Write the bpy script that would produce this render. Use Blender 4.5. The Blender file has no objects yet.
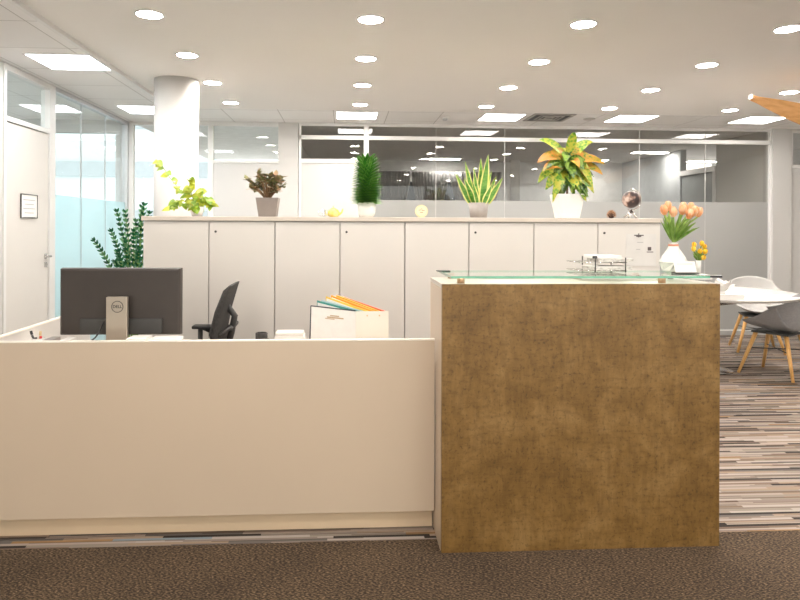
import bpy, bmesh, math, random
from mathutils import Vector, Matrix
random.seed(7)
S = bpy.context.scene
COL = S.collection
PI = math.pi

# ------------------------------------------------------------------ camera
F_PX, CX, CY = 640.0, 382.0, 226.15
YAW, ROLL, HC = 0.0578, 0.004, 1.35
FW = Vector((math.sin(YAW), math.cos(YAW), 0)); R0 = Vector((math.cos(YAW), -math.sin(YAW), 0)); U0 = Vector((0, 0, 1))
RT = R0*math.cos(ROLL) + U0*math.sin(ROLL); UP = U0*math.cos(ROLL) - R0*math.sin(ROLL)
CAM = Vector((0, 0, HC))
cd = bpy.data.cameras.new('camera'); cam = bpy.data.objects.new('camera', cd); COL.objects.link(cam)
cam.matrix_world = Matrix(((RT.x, UP.x, -FW.x, 0), (RT.y, UP.y, -FW.y, 0), (RT.z, UP.z, -FW.z, HC), (0, 0, 0, 1)))
cd.sensor_width = 36; cd.lens = 36*F_PX/800; cd.shift_x = (400-CX)/800; cd.shift_y = -(300-CY)/800
cd.clip_start = 0.05
S.camera = cam
def ray(u, v): return FW + RT*((u-CX)/F_PX) - UP*((v-CY)/F_PX)
def at(u, v, Y):
    r = ray(u, v); return CAM + r*(Y/r.y)
def X(u, Y): return at(u, 226, Y).x
def Z(u, v, Y): return at(u, v, Y).z
def onz(u, v, z):
    r = ray(u, v); return CAM + r*((z-HC)/r.z)
def onx(u, x):       # depth at which the vertical plane X=x is met in column u
    r = ray(u, 226); return r.y*x/r.x

# ------------------------------------------------------------------ materials
MATS = {}
def nt(name):
    m = bpy.data.materials.new(name); m.use_nodes = True
    n = m.node_tree; n.nodes.clear(); return m, n.nodes, n.links
def principled(N, L):
    o = N.new('ShaderNodeOutputMaterial'); p = N.new('ShaderNodeBsdfPrincipled'); L.new(p.outputs[0], o.inputs[0]); return p
def mat(name, c, rough=.5, var=.04, scale=8, metal=0, bump=0, bscale=200, c2=None, stretch=(1, 1, 1), coat=0, trans=0):
    if name in MATS: return MATS[name]
    m, N, L = nt(name); p = principled(N, L)
    tc = N.new('ShaderNodeTexCoord'); mp = N.new('ShaderNodeMapping'); mp.inputs['Scale'].default_value = stretch
    L.new(tc.outputs['Object'], mp.inputs[0])
    nz = N.new('ShaderNodeTexNoise'); nz.inputs['Scale'].default_value = scale; nz.inputs['Detail'].default_value = 4
    L.new(mp.outputs[0], nz.inputs['Vector'])
    rp = N.new('ShaderNodeValToRGB'); rp.color_ramp.elements[0].position = .35; rp.color_ramp.elements[1].position = .65
    a = c; b = c2 or tuple(min(1, x*(1+var)) for x in c)
    if not c2: a = tuple(x*(1-var) for x in c)
    rp.color_ramp.elements[0].color = (*a, 1); rp.color_ramp.elements[1].color = (*b, 1)
    L.new(nz.outputs['Fac'], rp.inputs[0]); L.new(rp.outputs[0], p.inputs['Base Color'])
    p.inputs['Roughness'].default_value = rough; p.inputs['Metallic'].default_value = metal
    if coat: p.inputs['Coat Weight'].default_value = coat; p.inputs['Coat Roughness'].default_value = .15
    if trans: p.inputs['Transmission Weight'].default_value = trans
    if bump:
        n2 = N.new('ShaderNodeTexNoise'); n2.inputs['Scale'].default_value = bscale; L.new(tc.outputs['Object'], n2.inputs['Vector'])
        bp = N.new('ShaderNodeBump'); bp.inputs['Strength'].default_value = bump; bp.inputs['Distance'].default_value = .002
        L.new(n2.outputs['Fac'], bp.inputs['Height']); L.new(bp.outputs[0], p.inputs['Normal'])
    MATS[name] = m; return m
def emit(name, c, s):
    if name in MATS: return MATS[name]
    m, N, L = nt(name); o = N.new('ShaderNodeOutputMaterial'); e = N.new('ShaderNodeEmission')
    e.inputs[0].default_value = (*c, 1); e.inputs[1].default_value = s; L.new(e.outputs[0], o.inputs[0]); MATS[name] = m; return m
def glass(name, tint, refl=1.0, rough=0.0):
    if name in MATS: return MATS[name]
    m, N, L = nt(name); o = N.new('ShaderNodeOutputMaterial'); mx = N.new('ShaderNodeMixShader')
    t = N.new('ShaderNodeBsdfTransparent'); t.inputs[0].default_value = (*tint, 1)
    g = N.new('ShaderNodeBsdfGlossy'); g.inputs['Roughness'].default_value = rough; g.inputs['Color'].default_value = (1, 1, 1, 1)
    fr = N.new('ShaderNodeFresnel'); fr.inputs['IOR'].default_value = 1.5
    mu = N.new('ShaderNodeMath'); mu.operation = 'MULTIPLY'; mu.inputs[1].default_value = refl; L.new(fr.outputs[0], mu.inputs[0])
    ge = N.new('ShaderNodeNewGeometry'); iv = N.new('ShaderNodeMath'); iv.operation = 'SUBTRACT'; iv.inputs[0].default_value = 1; L.new(ge.outputs['Backfacing'], iv.inputs[1])
    m2 = N.new('ShaderNodeMath'); m2.operation = 'MULTIPLY'; L.new(mu.outputs[0], m2.inputs[0]); L.new(iv.outputs[0], m2.inputs[1]); mu = m2
    L.new(mu.outputs[0], mx.inputs[0]); L.new(t.outputs[0], mx.inputs[1]); L.new(g.outputs[0], mx.inputs[2]); L.new(mx.outputs[0], o.inputs[0])
    MATS[name] = m; return m
def frosted(name, col, amount):
    m, N, L = nt(name); o = N.new('ShaderNodeOutputMaterial'); mx = N.new('ShaderNodeMixShader'); mx.inputs[0].default_value = amount
    t = N.new('ShaderNodeBsdfTransparent'); t.inputs[0].default_value = (*col, 1)
    a = N.new('ShaderNodeAddShader')
    d = N.new('ShaderNodeBsdfDiffuse'); d.inputs[0].default_value = (*[c*.55 for c in col], 1)
    tr = N.new('ShaderNodeBsdfTranslucent'); tr.inputs[0].default_value = (*[c*.5 for c in col], 1)
    L.new(d.outputs[0], a.inputs[0]); L.new(tr.outputs[0], a.inputs[1])
    L.new(t.outputs[0], mx.inputs[1]); L.new(a.outputs[0], mx.inputs[2])
    g = N.new('ShaderNodeBsdfGlossy'); g.inputs['Roughness'].default_value = .08
    m2 = N.new('ShaderNodeMixShader'); m2.inputs[0].default_value = .05
    L.new(mx.outputs[0], m2.inputs[1]); L.new(g.outputs[0], m2.inputs[2]); L.new(m2.outputs[0], o.inputs[0]); return m

WHITE = mat('white_laminate', (.70, .67, .63), .38, .012, 3)
CREAM_WARM = mat('cream_warm_lit_laminate', (.595, .475, .355), .38, .015, 2, coat=.3)  # cream deepened: warm light on the front is put into the base colour
EDGE = mat('pale_edge_band', (.88, .82, .73), .4, .02, 4)
SLAB = mat('cabinet_top_laminate', (.62, .555, .48), .4, .03, 6)
WALL = mat('wall_paint', (.62, .605, .585), .8, .015, 2, bump=.05)
WALLG = mat('grey_wall_paint', (.68, .67, .64), .8, .03, 1.5)
CEIL = mat('gypsum_ceiling_paint', (.88, .86, .83), .9, .012, 1)
FRAME = mat('white_frame_paint', (.76, .75, .73), .4, .01, 5)
GFRAME = mat('grey_aluminium_frame', (.55, .56, .57), .35, .03, 5, metal=.3)
BLACK = mat('black_plastic', (.018, .017, .018), .42, .1, 20)
DARK = mat('dark_grey_plastic', (.05, .048, .046), .5, .1, 20)
MESHB = mat('charcoal_mesh_fabric', (.045, .042, .04), .85, .25, 90, bump=.3, bscale=400)
SILVER = mat('silver_plastic', (.46, .40, .33), .35, .04, 6, metal=.5)
CHROME = mat('brushed_steel', (.6, .58, .56), .25, .05, 30, metal=1)
WOOD = mat('beech_wood', (.62, .33, .10), .45, .1, 12, c2=(.74, .43, .16), stretch=(6, 6, 1))
FANW = mat('honey_veneer', (.66, .34, .12), .4, .1, 5, c2=(.78, .44, .19), stretch=(1, 8, 8))
PAPER = mat('white_paper', (.86, .84, .81), .8, .02, 30)
NEWS = mat('printed_paper', (.78, .75, .70), .8, .1, 60, c2=(.45, .42, .40), stretch=(1, 1, 3))
SHELL = mat('light_grey_shell', (.47, .46, .445), .5, .03, 6)
SHELL2 = mat('mid_grey_upholstery', (.33, .325, .33), .8, .06, 60, bump=.2, bscale=500)
CERW = mat('white_ceramic', (.84, .82, .79), .25, .01, 6, coat=.4)
POTG = mat('taupe_pot_plastic', (.24, .205, .185), .55, .05, 12)
POTG2 = mat('grey_clay_pot', (.36, .33, .31), .7, .05, 30)
SOIL = mat('potting_soil', (.05, .03, .02), 1, .4, 120)
STEM = mat('green_stem', (.16, .30, .05), .6, .2, 30)
BARK = mat('brown_bark_stem', (.28, .17, .09), .8, .2, 60)
GL_CLEAR = glass('clear_window_glass', (.955, .985, .985))
GL_GREY = glass('smoked_partition_glass', (.88, .88, .87), 1.6)
GL_TOP = glass('clear_counter_glass', (.90, .97, .93), 1.0)
GL_TOY = glass('clear_thin_glass', (.92, .93, .93), 1.5)
GREENG = mat('green_glass_edge', (.16, .46, .30), .12, .1, 15, coat=.5)
FROST_L = frosted('blue_frosted_film', (.70, .86, .89), .72)
FROST_G = frosted('grey_frosted_film', (.66, .66, .645), .72)
LAMP = emit('downlight_glow', (1, .925, .85), 215)
PANEL = emit('panel_glow', (1, .96, .91), 16)
PANEL2 = emit('panel_glow_daylight', (.95, .98, 1), 15)

def rust_mat():
    m, N, L = nt('rust_gold_laminate'); p = principled(N, L); tc = N.new('ShaderNodeTexCoord')
    def noise(s, d, st, rough=.6):
        mp = N.new('ShaderNodeMapping'); mp.inputs['Scale'].default_value = st; L.new(tc.outputs['Object'], mp.inputs[0])
        n = N.new('ShaderNodeTexNoise'); n.inputs['Scale'].default_value = s; n.inputs['Detail'].default_value = d; n.inputs['Roughness'].default_value = rough
        n.inputs['Distortion'].default_value = .4
        L.new(mp.outputs[0], n.inputs['Vector']); return n.outputs['Fac']
    def ramp(f, els):
        r = N.new('ShaderNodeValToRGB'); cr = r.color_ramp
        while len(cr.elements) < len(els): cr.elements.new(.5)
        for e, (pp, c) in zip(cr.elements, els): e.position = pp; e.color = (*c, 1)
        L.new(f, r.inputs[0]); return r.outputs[0]
    def mix(f, a, b, mode='MIX'):
        x = N.new('ShaderNodeMix'); x.data_type = 'RGBA'; x.blend_type = mode
        if isinstance(f, float): x.inputs[0].default_value = f
        else: L.new(f, x.inputs[0])
        L.new(a, x.inputs[6]); L.new(b, x.inputs[7]); return x.outputs[2]
    base = ramp(noise(5, 8, (1, 1, 1), .65), [(.30, (.16, .082, .018)), (.5, (.235, .128, .034)), (.68, (.31, .18, .06))])
    streak = ramp(noise(14, 6, (3.2, 1, .7), .7), [(.40, (.60, .58, .55)), (.56, (1, 1, 1))])
    cross = ramp(noise(22, 5, (.6, 1, 2.4), .7), [(.36, (.66, .63, .60)), (.50, (1, 1, 1))])
    fleck = ramp(noise(70, 3, (1.2, 1, 1), .6), [(.36, (.42, .42, .45)), (.44, (1, 1, 1))])
    c = mix(.45, base, streak, 'MULTIPLY'); c = mix(.62, c, cross, 'MULTIPLY'); c = mix(.55, c, fleck, 'MULTIPLY')
    L.new(c, p.inputs['Base Color']); p.inputs['Roughness'].default_value = .42; p.inputs['Metallic'].default_value = .15
    b = N.new('ShaderNodeBump'); b.inputs['Strength'].default_value = .15; b.inputs['Distance'].default_value = .002
    L.new(noise(40, 4, (1, 1, 1)), b.inputs['Height']); L.new(b.outputs[0], p.inputs['Normal']); return m
RUST = rust_mat()

def stripe_carpet():
    m, N, L = nt('striped_carpet'); p = principled(N, L); tc = N.new('ShaderNodeTexCoord')
    sp = N.new('ShaderNodeSeparateXYZ'); L.new(tc.outputs['Object'], sp.inputs[0])
    def M(op, a, b=None, c=None):
        n = N.new('ShaderNodeMath'); n.operation = op
        for i, v in enumerate((a, b, c)):
            if v is None: continue
            if isinstance(v, (int, float)): n.inputs[i].default_value = v
            else: L.new(v, n.inputs[i])
        return n.outputs[0]
    def layer(pitch, seg, seed):
        row = M('FLOOR', M('DIVIDE', sp.outputs[1], pitch))
        w = N.new('ShaderNodeTexWhiteNoise'); w.noise_dimensions = '1D'; L.new(M('ADD', row, seed), w.inputs['W'])
        s = M('FLOOR', M('ADD', M('DIVIDE', sp.outputs[0], seg), M('MULTIPLY', w.outputs[0], 17)))
        cmb = N.new('ShaderNodeCombineXYZ'); L.new(row, cmb.inputs[0]); L.new(s, cmb.inputs[1]); cmb.inputs[2].default_value = seed
        w2 = N.new('ShaderNodeTexWhiteNoise'); w2.noise_dimensions = '3D'; L.new(cmb.outputs[0], w2.inputs['Vector']); return w2.outputs[0]
    r = N.new('ShaderNodeValToRGB'); cr = r.color_ramp; cr.interpolation = 'CONSTANT'
    els = [(0, (.035, .024, .018)), (.15, (.36, .29, .23)), (.36, (.50, .40, .33)), (.52, (.25, .17, .12)), (.64, (.42, .30, .21)), (.76, (.55, .46, .39)), (.88, (.19, .16, .14)), (.95, (.29, .34, .36)), (.98, (.42, .24, .10))]
    els = [(q_, tuple(v_*f_ for v_, f_ in zip(c_, (.72, .74, .77)))) for q_, c_ in els]
    while len(cr.elements) < len(els): cr.elements.new(.5)
    for e, (pp, c) in zip(cr.elements, els): e.position = pp; e.color = (*c, 1)
    L.new(layer(.019, .42, 3.0), r.inputs[0])
    g = N.new('ShaderNodeValToRGB'); g.color_ramp.interpolation = 'CONSTANT'
    g.color_ramp.elements[0].color = (.40, .34, .30, 1); g.color_ramp.elements[1].position = .25; g.color_ramp.elements[1].color = (1, 1, 1, 1)
    L.new(layer(.0075, .65, 11.0), g.inputs[0])
    mx = N.new('ShaderNodeMix'); mx.data_type = 'RGBA'; mx.blend_type = 'MULTIPLY'; mx.inputs[0].default_value = .68
    L.new(r.outputs[0], mx.inputs[6]); L.new(g.outputs[0], mx.inputs[7]); L.new(mx.outputs[2], p.inputs['Base Color'])
    p.inputs['Roughness'].default_value = .95
    nz = N.new('ShaderNodeTexNoise'); nz.inputs['Scale'].default_value = 350; L.new(tc.outputs['Object'], nz.inputs['Vector'])
    b = N.new('ShaderNodeBump'); b.inputs['Strength'].default_value = .5; b.inputs['Distance'].default_value = .003; L.new(nz.outputs['Fac'], b.inputs['Height']); L.new(b.outputs[0], p.inputs['Normal'])
    return m
def brown_carpet():
    m, N, L = nt('brown_woven_carpet'); p = principled(N, L); tc = N.new('ShaderNodeTexCoord')
    mp = N.new('ShaderNodeMapping'); mp.inputs['Scale'].default_value = (90, 190, 1); mp.inputs['Rotation'].default_value = (0, 0, .12)
    L.new(tc.outputs['Object'], mp.inputs[0])
    n1 = N.new('ShaderNodeTexNoise'); n1.inputs['Scale'].default_value = 1; n1.inputs['Detail'].default_value = 2; L.new(mp.outputs[0], n1.inputs['Vector'])
    w = N.new('ShaderNodeTexWave'); w.inputs['Scale'].default_value = 31; w.inputs['Distortion'].default_value = 9; w.inputs['Detail'].default_value = 2; w.bands_direction = 'DIAGONAL'
    L.new(tc.outputs['Object'], w.inputs['Vector'])
    n3 = N.new('ShaderNodeTexNoise'); n3.inputs['Scale'].default_value = 3; L.new(tc.outputs['Object'], n3.inputs['Vector'])
    a = N.new('ShaderNodeMath'); a.operation = 'MULTIPLY_ADD'; a.inputs[1].default_value = .07; L.new(w.outputs['Fac'], a.inputs[0]); L.new(n1.outputs['Fac'], a.inputs[2])
    a2 = N.new('ShaderNodeMath'); a2.operation = 'MULTIPLY_ADD'; a2.inputs[1].default_value = .12; L.new(n3.outputs['Fac'], a2.inputs[0]); L.new(a.outputs[0], a2.inputs[2])
    r = N.new('ShaderNodeValToRGB'); cr = r.color_ramp; cr.elements.new(.5)
    for e, (pp, c) in zip(cr.elements, [(.40, (.012, .007, .003)), (.58, (.050, .030, .016)), (.80, (.22, .15, .085))]): e.position = pp; e.color = (*c, 1)
    L.new(a2.outputs[0], r.inputs[0]); L.new(r.outputs[0], p.inputs['Base Color']); p.inputs['Roughness'].default_value = .95
    b = N.new('ShaderNodeBump'); b.inputs['Strength'].default_value = .6; b.inputs['Distance'].default_value = .003; L.new(n1.outputs['Fac'], b.inputs['Height']); L.new(b.outputs[0], p.inputs['Normal'])
    return m
def tile_ceiling():
    m, N, L = nt('mineral_tile_ceiling'); p = principled(N, L); tc = N.new('ShaderNodeTexCoord')
    mp = N.new('ShaderNodeMapping'); mp.inputs['Location'].default_value = (.13, .22, 0); L.new(tc.outputs['Object'], mp.inputs[0])
    b = N.new('ShaderNodeTexBrick'); b.offset = 0; b.inputs['Scale'].default_value = 1
    b.inputs['Brick Width'].default_value = .6; b.inputs['Row Height'].default_value = .6; b.inputs['Mortar Size'].default_value = .004
    b.inputs['Color1'].default_value = (.87, .86, .845, 1); b.inputs['Color2'].default_value = (.84, .83, .815, 1); b.inputs['Mortar'].default_value = (.50, .48, .46, 1)
    L.new(mp.outputs[0], b.inputs['Vector']); L.new(b.outputs['Color'], p.inputs['Base Color']); p.inputs['Roughness'].default_value = .9
    return m
STRIPE, BROWN, TILE = stripe_carpet(), brown_carpet(), tile_ceiling()

# ------------------------------------------------------------------ mesh builder
class MB:
    def __init__(s): s.bm = bmesh.new()
    def _mi(s, geom, mi):
        for f in geom: f.material_index = mi
    def box(s, x0, x1, y0, y1, z0, z1, mi=0, M=None):
        v = [s.bm.verts.new(Vector((x, y, z))) for x in (x0, x1) for y in (y0, y1) for z in (z0, z1)]
        if M: 
            for q in v: q.co = M @ q.co
        fs = [s.bm.faces.new([v[i] for i in q]) for q in ((0, 1, 3, 2), (4, 6, 7, 5), (0, 4, 5, 1), (2, 3, 7, 6), (0, 2, 6, 4), (1, 5, 7, 3))]
        s._mi(fs, mi); return fs
    def rings(s, rings, cap=True, mi=0, closed=True, smooth=True):
        vs = [[s.bm.verts.new(p) for p in r] for r in rings]; n = len(vs[0]); fs = []
        for a, b in zip(vs, vs[1:]):
            for i in range(n if closed else n-1):
                j = (i+1) % n; f = s.bm.faces.new((a[i], a[j], b[j], b[i])); f.smooth = smooth; fs.append(f)
        if cap:
            fs.append(s.bm.faces.new(list(reversed(vs[0])))); fs.append(s.bm.faces.new(vs[-1]))
        s._mi(fs, mi)
    def lathe(s, prof, c=(0, 0, 0), n=28, mi=0, cap=True, smooth=True):
        c = Vector(c)
        s.rings([[c + Vector((r*math.cos(2*PI*i/n), r*math.sin(2*PI*i/n), z)) for i in range(n)] for r, z in prof], cap, mi, smooth=smooth)
    def tube(s, pts, r, n=10, mi=0, flat=1.0):
        pts = [Vector(p) for p in pts]; rr = r if isinstance(r, (list, tuple)) else [r]*len(pts); R = []; up = None
        for i, p in enumerate(pts):
            d = (pts[min(i+1, len(pts)-1)] - pts[max(i-1, 0)]).normalized()
            if up is None: up = Vector((0, 0, 1)) if abs(d.z) < .9 else Vector((0, 1, 0))
            a = d.cross(up).normalized(); b = a.cross(d).normalized(); up = b
            R.append([p + a*(rr[i]*math.cos(2*PI*k/n)) + b*(rr[i]*flat*math.sin(2*PI*k/n)) for k in range(n)])
        s.rings(R, True, mi)
    def prism(s, poly, d0, d1, axis='y', mi=0, M=None):     # polygon (a,b) in the plane across `axis`
        def P(a, b, d): return Vector((a, d, b)) if axis == 'y' else (Vector((d, a, b)) if axis == 'x' else Vector((a, b, d)))
        A = [P(a, b, d0) for a, b in poly]; B = [P(a, b, d1) for a, b in poly]
        if M: A = [M @ p for p in A]; B = [M @ p for p in B]
        s.rings([A, B], True, mi, smooth=False)
    def sphere(s, c, r, mi=0, n=14, sc=(1, 1, 1)):
        c = Vector(c); R = []
        for j in range(n//2+1):
            t = max(.02, min(PI-.02, PI*j/(n//2)))
            R.append([c + Vector((r*sc[0]*math.sin(t)*math.cos(2*PI*i/n), r*sc[1]*math.sin(t)*math.sin(2*PI*i/n), -r*sc[2]*math.cos(t))) for i in range(n)])
        s.rings(R, True, mi)
    def leaf(s, base, d, L, W, droop=0., fold=.15, n=6, mi=0, mie=None, shape=.5, up=None):
        base = Vector(base); d = Vector(d).normalized(); up = Vector(up) if up else Vector((0, 0, 1))
        side = d.cross(up)
        if side.length < .05: side = Vector((1, 0, 0))
        side.normalize(); p = base.copy(); rows = []
        for i in range(n+1):
            t = i/n; w = W*.5*(math.sin(PI*min(1, max(0, t))**(shape*1.4))**.8 if 0 < t < 1 else .04)
            nn = side.cross(d).normalized()
            if mie is None: offs = (-1, 0, 1)
            else: offs = (-1, -.62, 0, .62, 1)
            rows.append([s.bm.verts.new(p + side*(w*o) + nn*(abs(o)*w*fold*2)) for o in offs])
            p = p + d*(L/n); d = (d + Vector((0, 0, -droop/n))).normalized()
        for a, b in zip(rows, rows[1:]):
            m = len(a)-1
            for k in range(m):
                f = s.bm.faces.new((a[k], a[k+1], b[k+1], b[k])); f.smooth = True
                f.material_index = mie if (mie is not None and k in (0, m-1)) else mi
    def bleaf(s, p0, p1, p2, W, fold=.12, n=9, mi=0, mie=None, shape=.5, up=(0, -1, .3)):
        p0, p1, p2, up = Vector(p0), Vector(p1), Vector(p2), Vector(up); rows = []
        for i in range(n+1):
            t = i/n; p = p0*(1-t)**2 + p1*2*t*(1-t) + p2*t*t; d = ((p1-p0)*(1-t) + (p2-p1)*t).normalized()
            side = d.cross(up)
            if side.length < .05: side = Vector((1, 0, 0))
            side.normalize(); nn = side.cross(d).normalized(); w = W*.5*(math.sin(PI*t**(shape*1.4))**.75 if 0 < t < 1 else .05)
            rows.append([s.bm.verts.new(p + side*(w*o) + nn*(abs(o)*w*fold*2)) for o in ((-1, 0, 1) if mie is None else (-1, -.62, 0, .62, 1))])
        for a, b in zip(rows, rows[1:]):
            m = len(a)-1
            for k in range(m):
                f = s.bm.faces.new((a[k], a[k+1], b[k+1], b[k])); f.smooth = True
                f.material_index = mie if (mie is not None and k in (0, m-1)) else mi
    def build(s, name, mats, parent=None, bevel=0, loc=None, fix=True):
        if fix: bmesh.ops.recalc_face_normals(s.bm, faces=s.bm.faces)
        me = bpy.data.meshes.new(name); s.bm.to_mesh(me); s.bm.free()
        for m in (mats if isinstance(mats, (list, tuple)) else [mats]): me.materials.append(m)
        o = bpy.data.objects.new(name, me); COL.objects.link(o)
        if parent: o.parent = parent
        if loc: o.location = loc
        if bevel:
            b = o.modifiers.new('bevel', 'BEVEL'); b.width = bevel; b.segments = 2; b.limit_method = 'ANGLE'
        return o
def B(*a, **k):
    m = MB(); m.box(*a, **k); return m
def thing(name, label, cat, loc=(0, 0, 0), rz=0, group=None):
    o = bpy.data.objects.new(name, None); o.empty_display_size = .1; COL.objects.link(o)
    o.location = loc; o.rotation_euler = (0, 0, rz); return tag(o, label, cat, group)
def tag(o, label, cat, group=None, kind=None):
    o['label'] = label; o['category'] = cat
    if group: o['group'] = group
    if kind: o['kind'] = kind
    return o
def struct(name, mb, m, bevel=0, label=None):
    o = mb.build(name, m, bevel=bevel); o['kind'] = 'structure'
    if label: o['label'] = label
    return o
def dup(root, loc, rz=None, label=None):
    r = root.copy(); COL.objects.link(r); r.location = loc
    if rz is not None: r.rotation_euler = (0, 0, rz)
    if label: r['label'] = label
    for ch in list(root.children):
        c = ch.copy(); COL.objects.link(c); c.parent = r
        for g in list(ch.children):
            d = g.copy(); COL.objects.link(d); d.parent = c
    return r

# ------------------------------------------------------------------ room shell
ZC = 2.60                      # ceiling
YB = 7.80                      # partition at the back
XL, XR = X(128, YB), 7.2       # side walls
Y0 = -2.6
YE = onz(700, 532.5, 0).y      # where brown carpet meets striped carpet
XS = -1.815        # step in the ceiling
YG = 6.93                      # rear end of the plain ceiling
XL2 = XL - 3.3; YR2 = 12.2
struct('floor', B(XL2, XR, YE, YR2, -.05, 0), STRIPE, label='striped carpet floor in beige, brown and dark lines')
struct('floor_entrance', B(XL2, XR, Y0, YE-.0005, -.05, 0), BROWN, label='dark brown woven carpet in front of the desk')
struct('ceiling', B(XS, XR, Y0, YG, ZC, ZC+.06), CEIL, label='plain gypsum ceiling')
m = MB(); m.box(XL, XS-.02, Y0, YB, ZC-.02, ZC+.06); m.box(XS-.02, XR, YG, YB, ZC-.001, ZC+.06)
struct('ceiling_tiles', m, TILE, label='tiled suspended ceiling')
struct('trim_1', B(XS-.035, XS, Y0, YG, ZC-.03, ZC+.0), FRAME, .004)
m = MB(); m.box(XL, XR, Y0-.1, Y0, 0, .1); m.box(XL, XR, Y0-.1, Y0, ZC-.1, ZC); m.box(XL2, XL, Y0-.1, Y0, 0, ZC)
for q in range(5): m.box(XL+q*(XR-XL-.08)/4, XL+.08+q*(XR-XL-.08)/4, Y0-.1, Y0, .1, ZC-.1)
w8 = struct('fill_window', m, FRAME, label='unseen glazing behind the viewer, added for fill daylight')  # unseen rear glazing, added to let fill daylight into the room
B(XL+.08, XR-.08, Y0-.06, Y0-.05, .1, ZC-.1).build('glass_pane', GL_CLEAR, w8)
struct('wall_right', B(XR, XR+.1, Y0, YR2, 0, ZC), WALL)

# left wall: solid, door bay, glazed bay
YD0, YD1, YD2 = onx(5, XL), onx(48, XL), onx(54, XL)
zd = Z(48, 134.5, YD1)
struct('wall_left', B(XL-.1, XL, Y0, YD0-.04, 0, ZC-.02), WALL)
m = MB()
m.box(XL-.07, XL+.012, YD0-.04, YD0, 0, ZC-.02); m.box(XL-.07, XL+.012, YD1+.01, YD2, 0, ZC-.02)
m.box(XL-.07, XL+.012, YD0, YD1+.01, zd+.006, zd+.045); m.box(XL-.07, XL+.012, YD0, YD1+.01, ZC-.07, ZC-.02)
fr = struct('door_1', m, FRAME, .003, label='white frame of the left office door with a glass transom')
g = B(XL-.04, XL-.03, YD0, YD1, zd+.045, ZC-.07).build('transom_glass', GL_CLEAR, fr)
lf = B(XL-.045, XL-.002, YD0+.004, YD1+.004, .008, zd).build('door_leaf', WHITE, fr, .002)
hy = YD1-.045; hz = Z(50, 256, YD1)
m = MB(); m.tube([(XL-.002, hy, hz), (XL+.045, hy, hz), (XL+.05, hy-.02, hz), (XL+.05, hy-.12, hz)], .009); m.lathe([(.022, 0), (.022, .006)], n=16)
m2 = MB(); m2.tube([(XL-.002, hy, hz), (XL+.045, hy, hz)], .010); m2.tube([(XL+.045, hy+.006, hz), (XL+.045, hy-.11, hz)], .009)
m2.box(XL-.002, XL+.006, hy-.022, hy+.022, hz-.022, hz+.022); m.bm.free()
m2.build('door_handle', CHROME, lf, .001)
m = MB(); m.box(XL-.002, XL+.008, hy-.018, hy+.018, hz-.095, hz-.05); m.box(XL+.008, XL+.016, hy-.008, hy+.008, hz-.08, hz-.064)
m.build('lock_plate', CHROME, lf)
# sign on door leaf
ys0, ys1 = onx(20, XL), onx(36.5, XL); zs1 = Z(20, 193.5, ys0); zs0 = Z(20, 218, ys0)
sg = thing('framed_notice', 'small notice sheet in a thin dark frame hung on the white office door', 'notice', (XL+.002, 0, 0))
m = MB(); t = .006
m.box(0, .008, ys0, ys1, zs0, zs0+t); m.box(0, .008, ys0, ys1, zs1-t, zs1); m.box(0, .008, ys0, ys0+t, zs0+t, zs1-t); m.box(0, .008, ys1-t, ys1, zs0+t, zs1-t)
m.build('frame', DARK, sg); 
B(0, .004, ys0+t, ys1-t, zs0+t, zs1-t).build('sheet', PAPER, sg)
m = MB()
for k in range(5):
    zz = zs1-.05-k*.035; w = (ys1-ys0)*(.28 if k % 2 else .36); c = (ys0+ys1)/2; m.box(.004, .0045, c-w, c+w, zz, zz+.006)
m.build('print_lines', mat('grey_print', (.45, .44, .44), .8), sg)

m = MB()
m.box(XL-.06, XL+.01, YD2, YB, ZC-.06, ZC-.02); m.box(XL-.06, XL+.01, YD2, YB, 0, .08); m.box(XL-.06, XL+.01, YB-.06, YB-.001, .08, ZC-.06)
wn = struct('window_1', m, GFRAME, .003, label='full height glass partition on the left with a blue frosted lower band')
zf = 1.62
ya, yb = onx(83, XL), onx(107, XL)
for a, b in ((YD2, ya-.003), (ya+.003, yb-.003), (yb+.003, YB-.06)):
    B(XL-.03, XL-.018, a, b, zf, ZC-.06).build('glass_pane', GL_CLEAR, wn)
    B(XL-.03, XL-.018, a, b, .08, zf-.001).build('frosted_pane', FROST_L, wn)
m = MB()
for q in (ya, yb): m.box(XL-.032, XL-.016, q-.003, q+.003, .08, ZC-.06)
m.build('glass_joint', GFRAME, wn)

# ---- room beyond the left glass
struct('wall_side_room', B(XL2, XL-.1, 4.2, 4.3, 0, ZC), WALL)
struct('ceiling_side_room', B(XL2, XL, 4.2, YB, ZC, ZC+.06), TILE)
m = MB(); m.box(XL2-.1, XL2, 4.2, YB+.1, 0, .85); m.box(XL2-.1, XL2, 4.2, YB+.1, 2.45, ZC)
for q in (4.2, 5.4, 6.6, 7.7): m.box(XL2-.1, XL2, q, q+.12, .85, 2.45)
struct('wall_far_left', m, WALL)
B(XL2-.06, XL2-.05, 4.3, 7.7, .85, 2.45).build('window_2', GL_CLEAR)['kind'] = 'structure'
m = MB(); m.box(XL2, XL, YB, YB+.1, 0, .95); m.box(XL2, XL, YB, YB+.1, 2.45, ZC); m.box(XL2, XL2+.5, YB, YB+.1, .95, 2.45); m.box(XL-.15, XL, YB, YB+.1, .95, 2.45)
struct('wall_side_room_back', m, WALL)
B(XL2+.5, XL-.15, YB+.04, YB+.05, .95, 2.45).build('window_3', GL_CLEAR)['kind'] = 'structure'
p0 = at(62, 200, 7.2)
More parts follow.
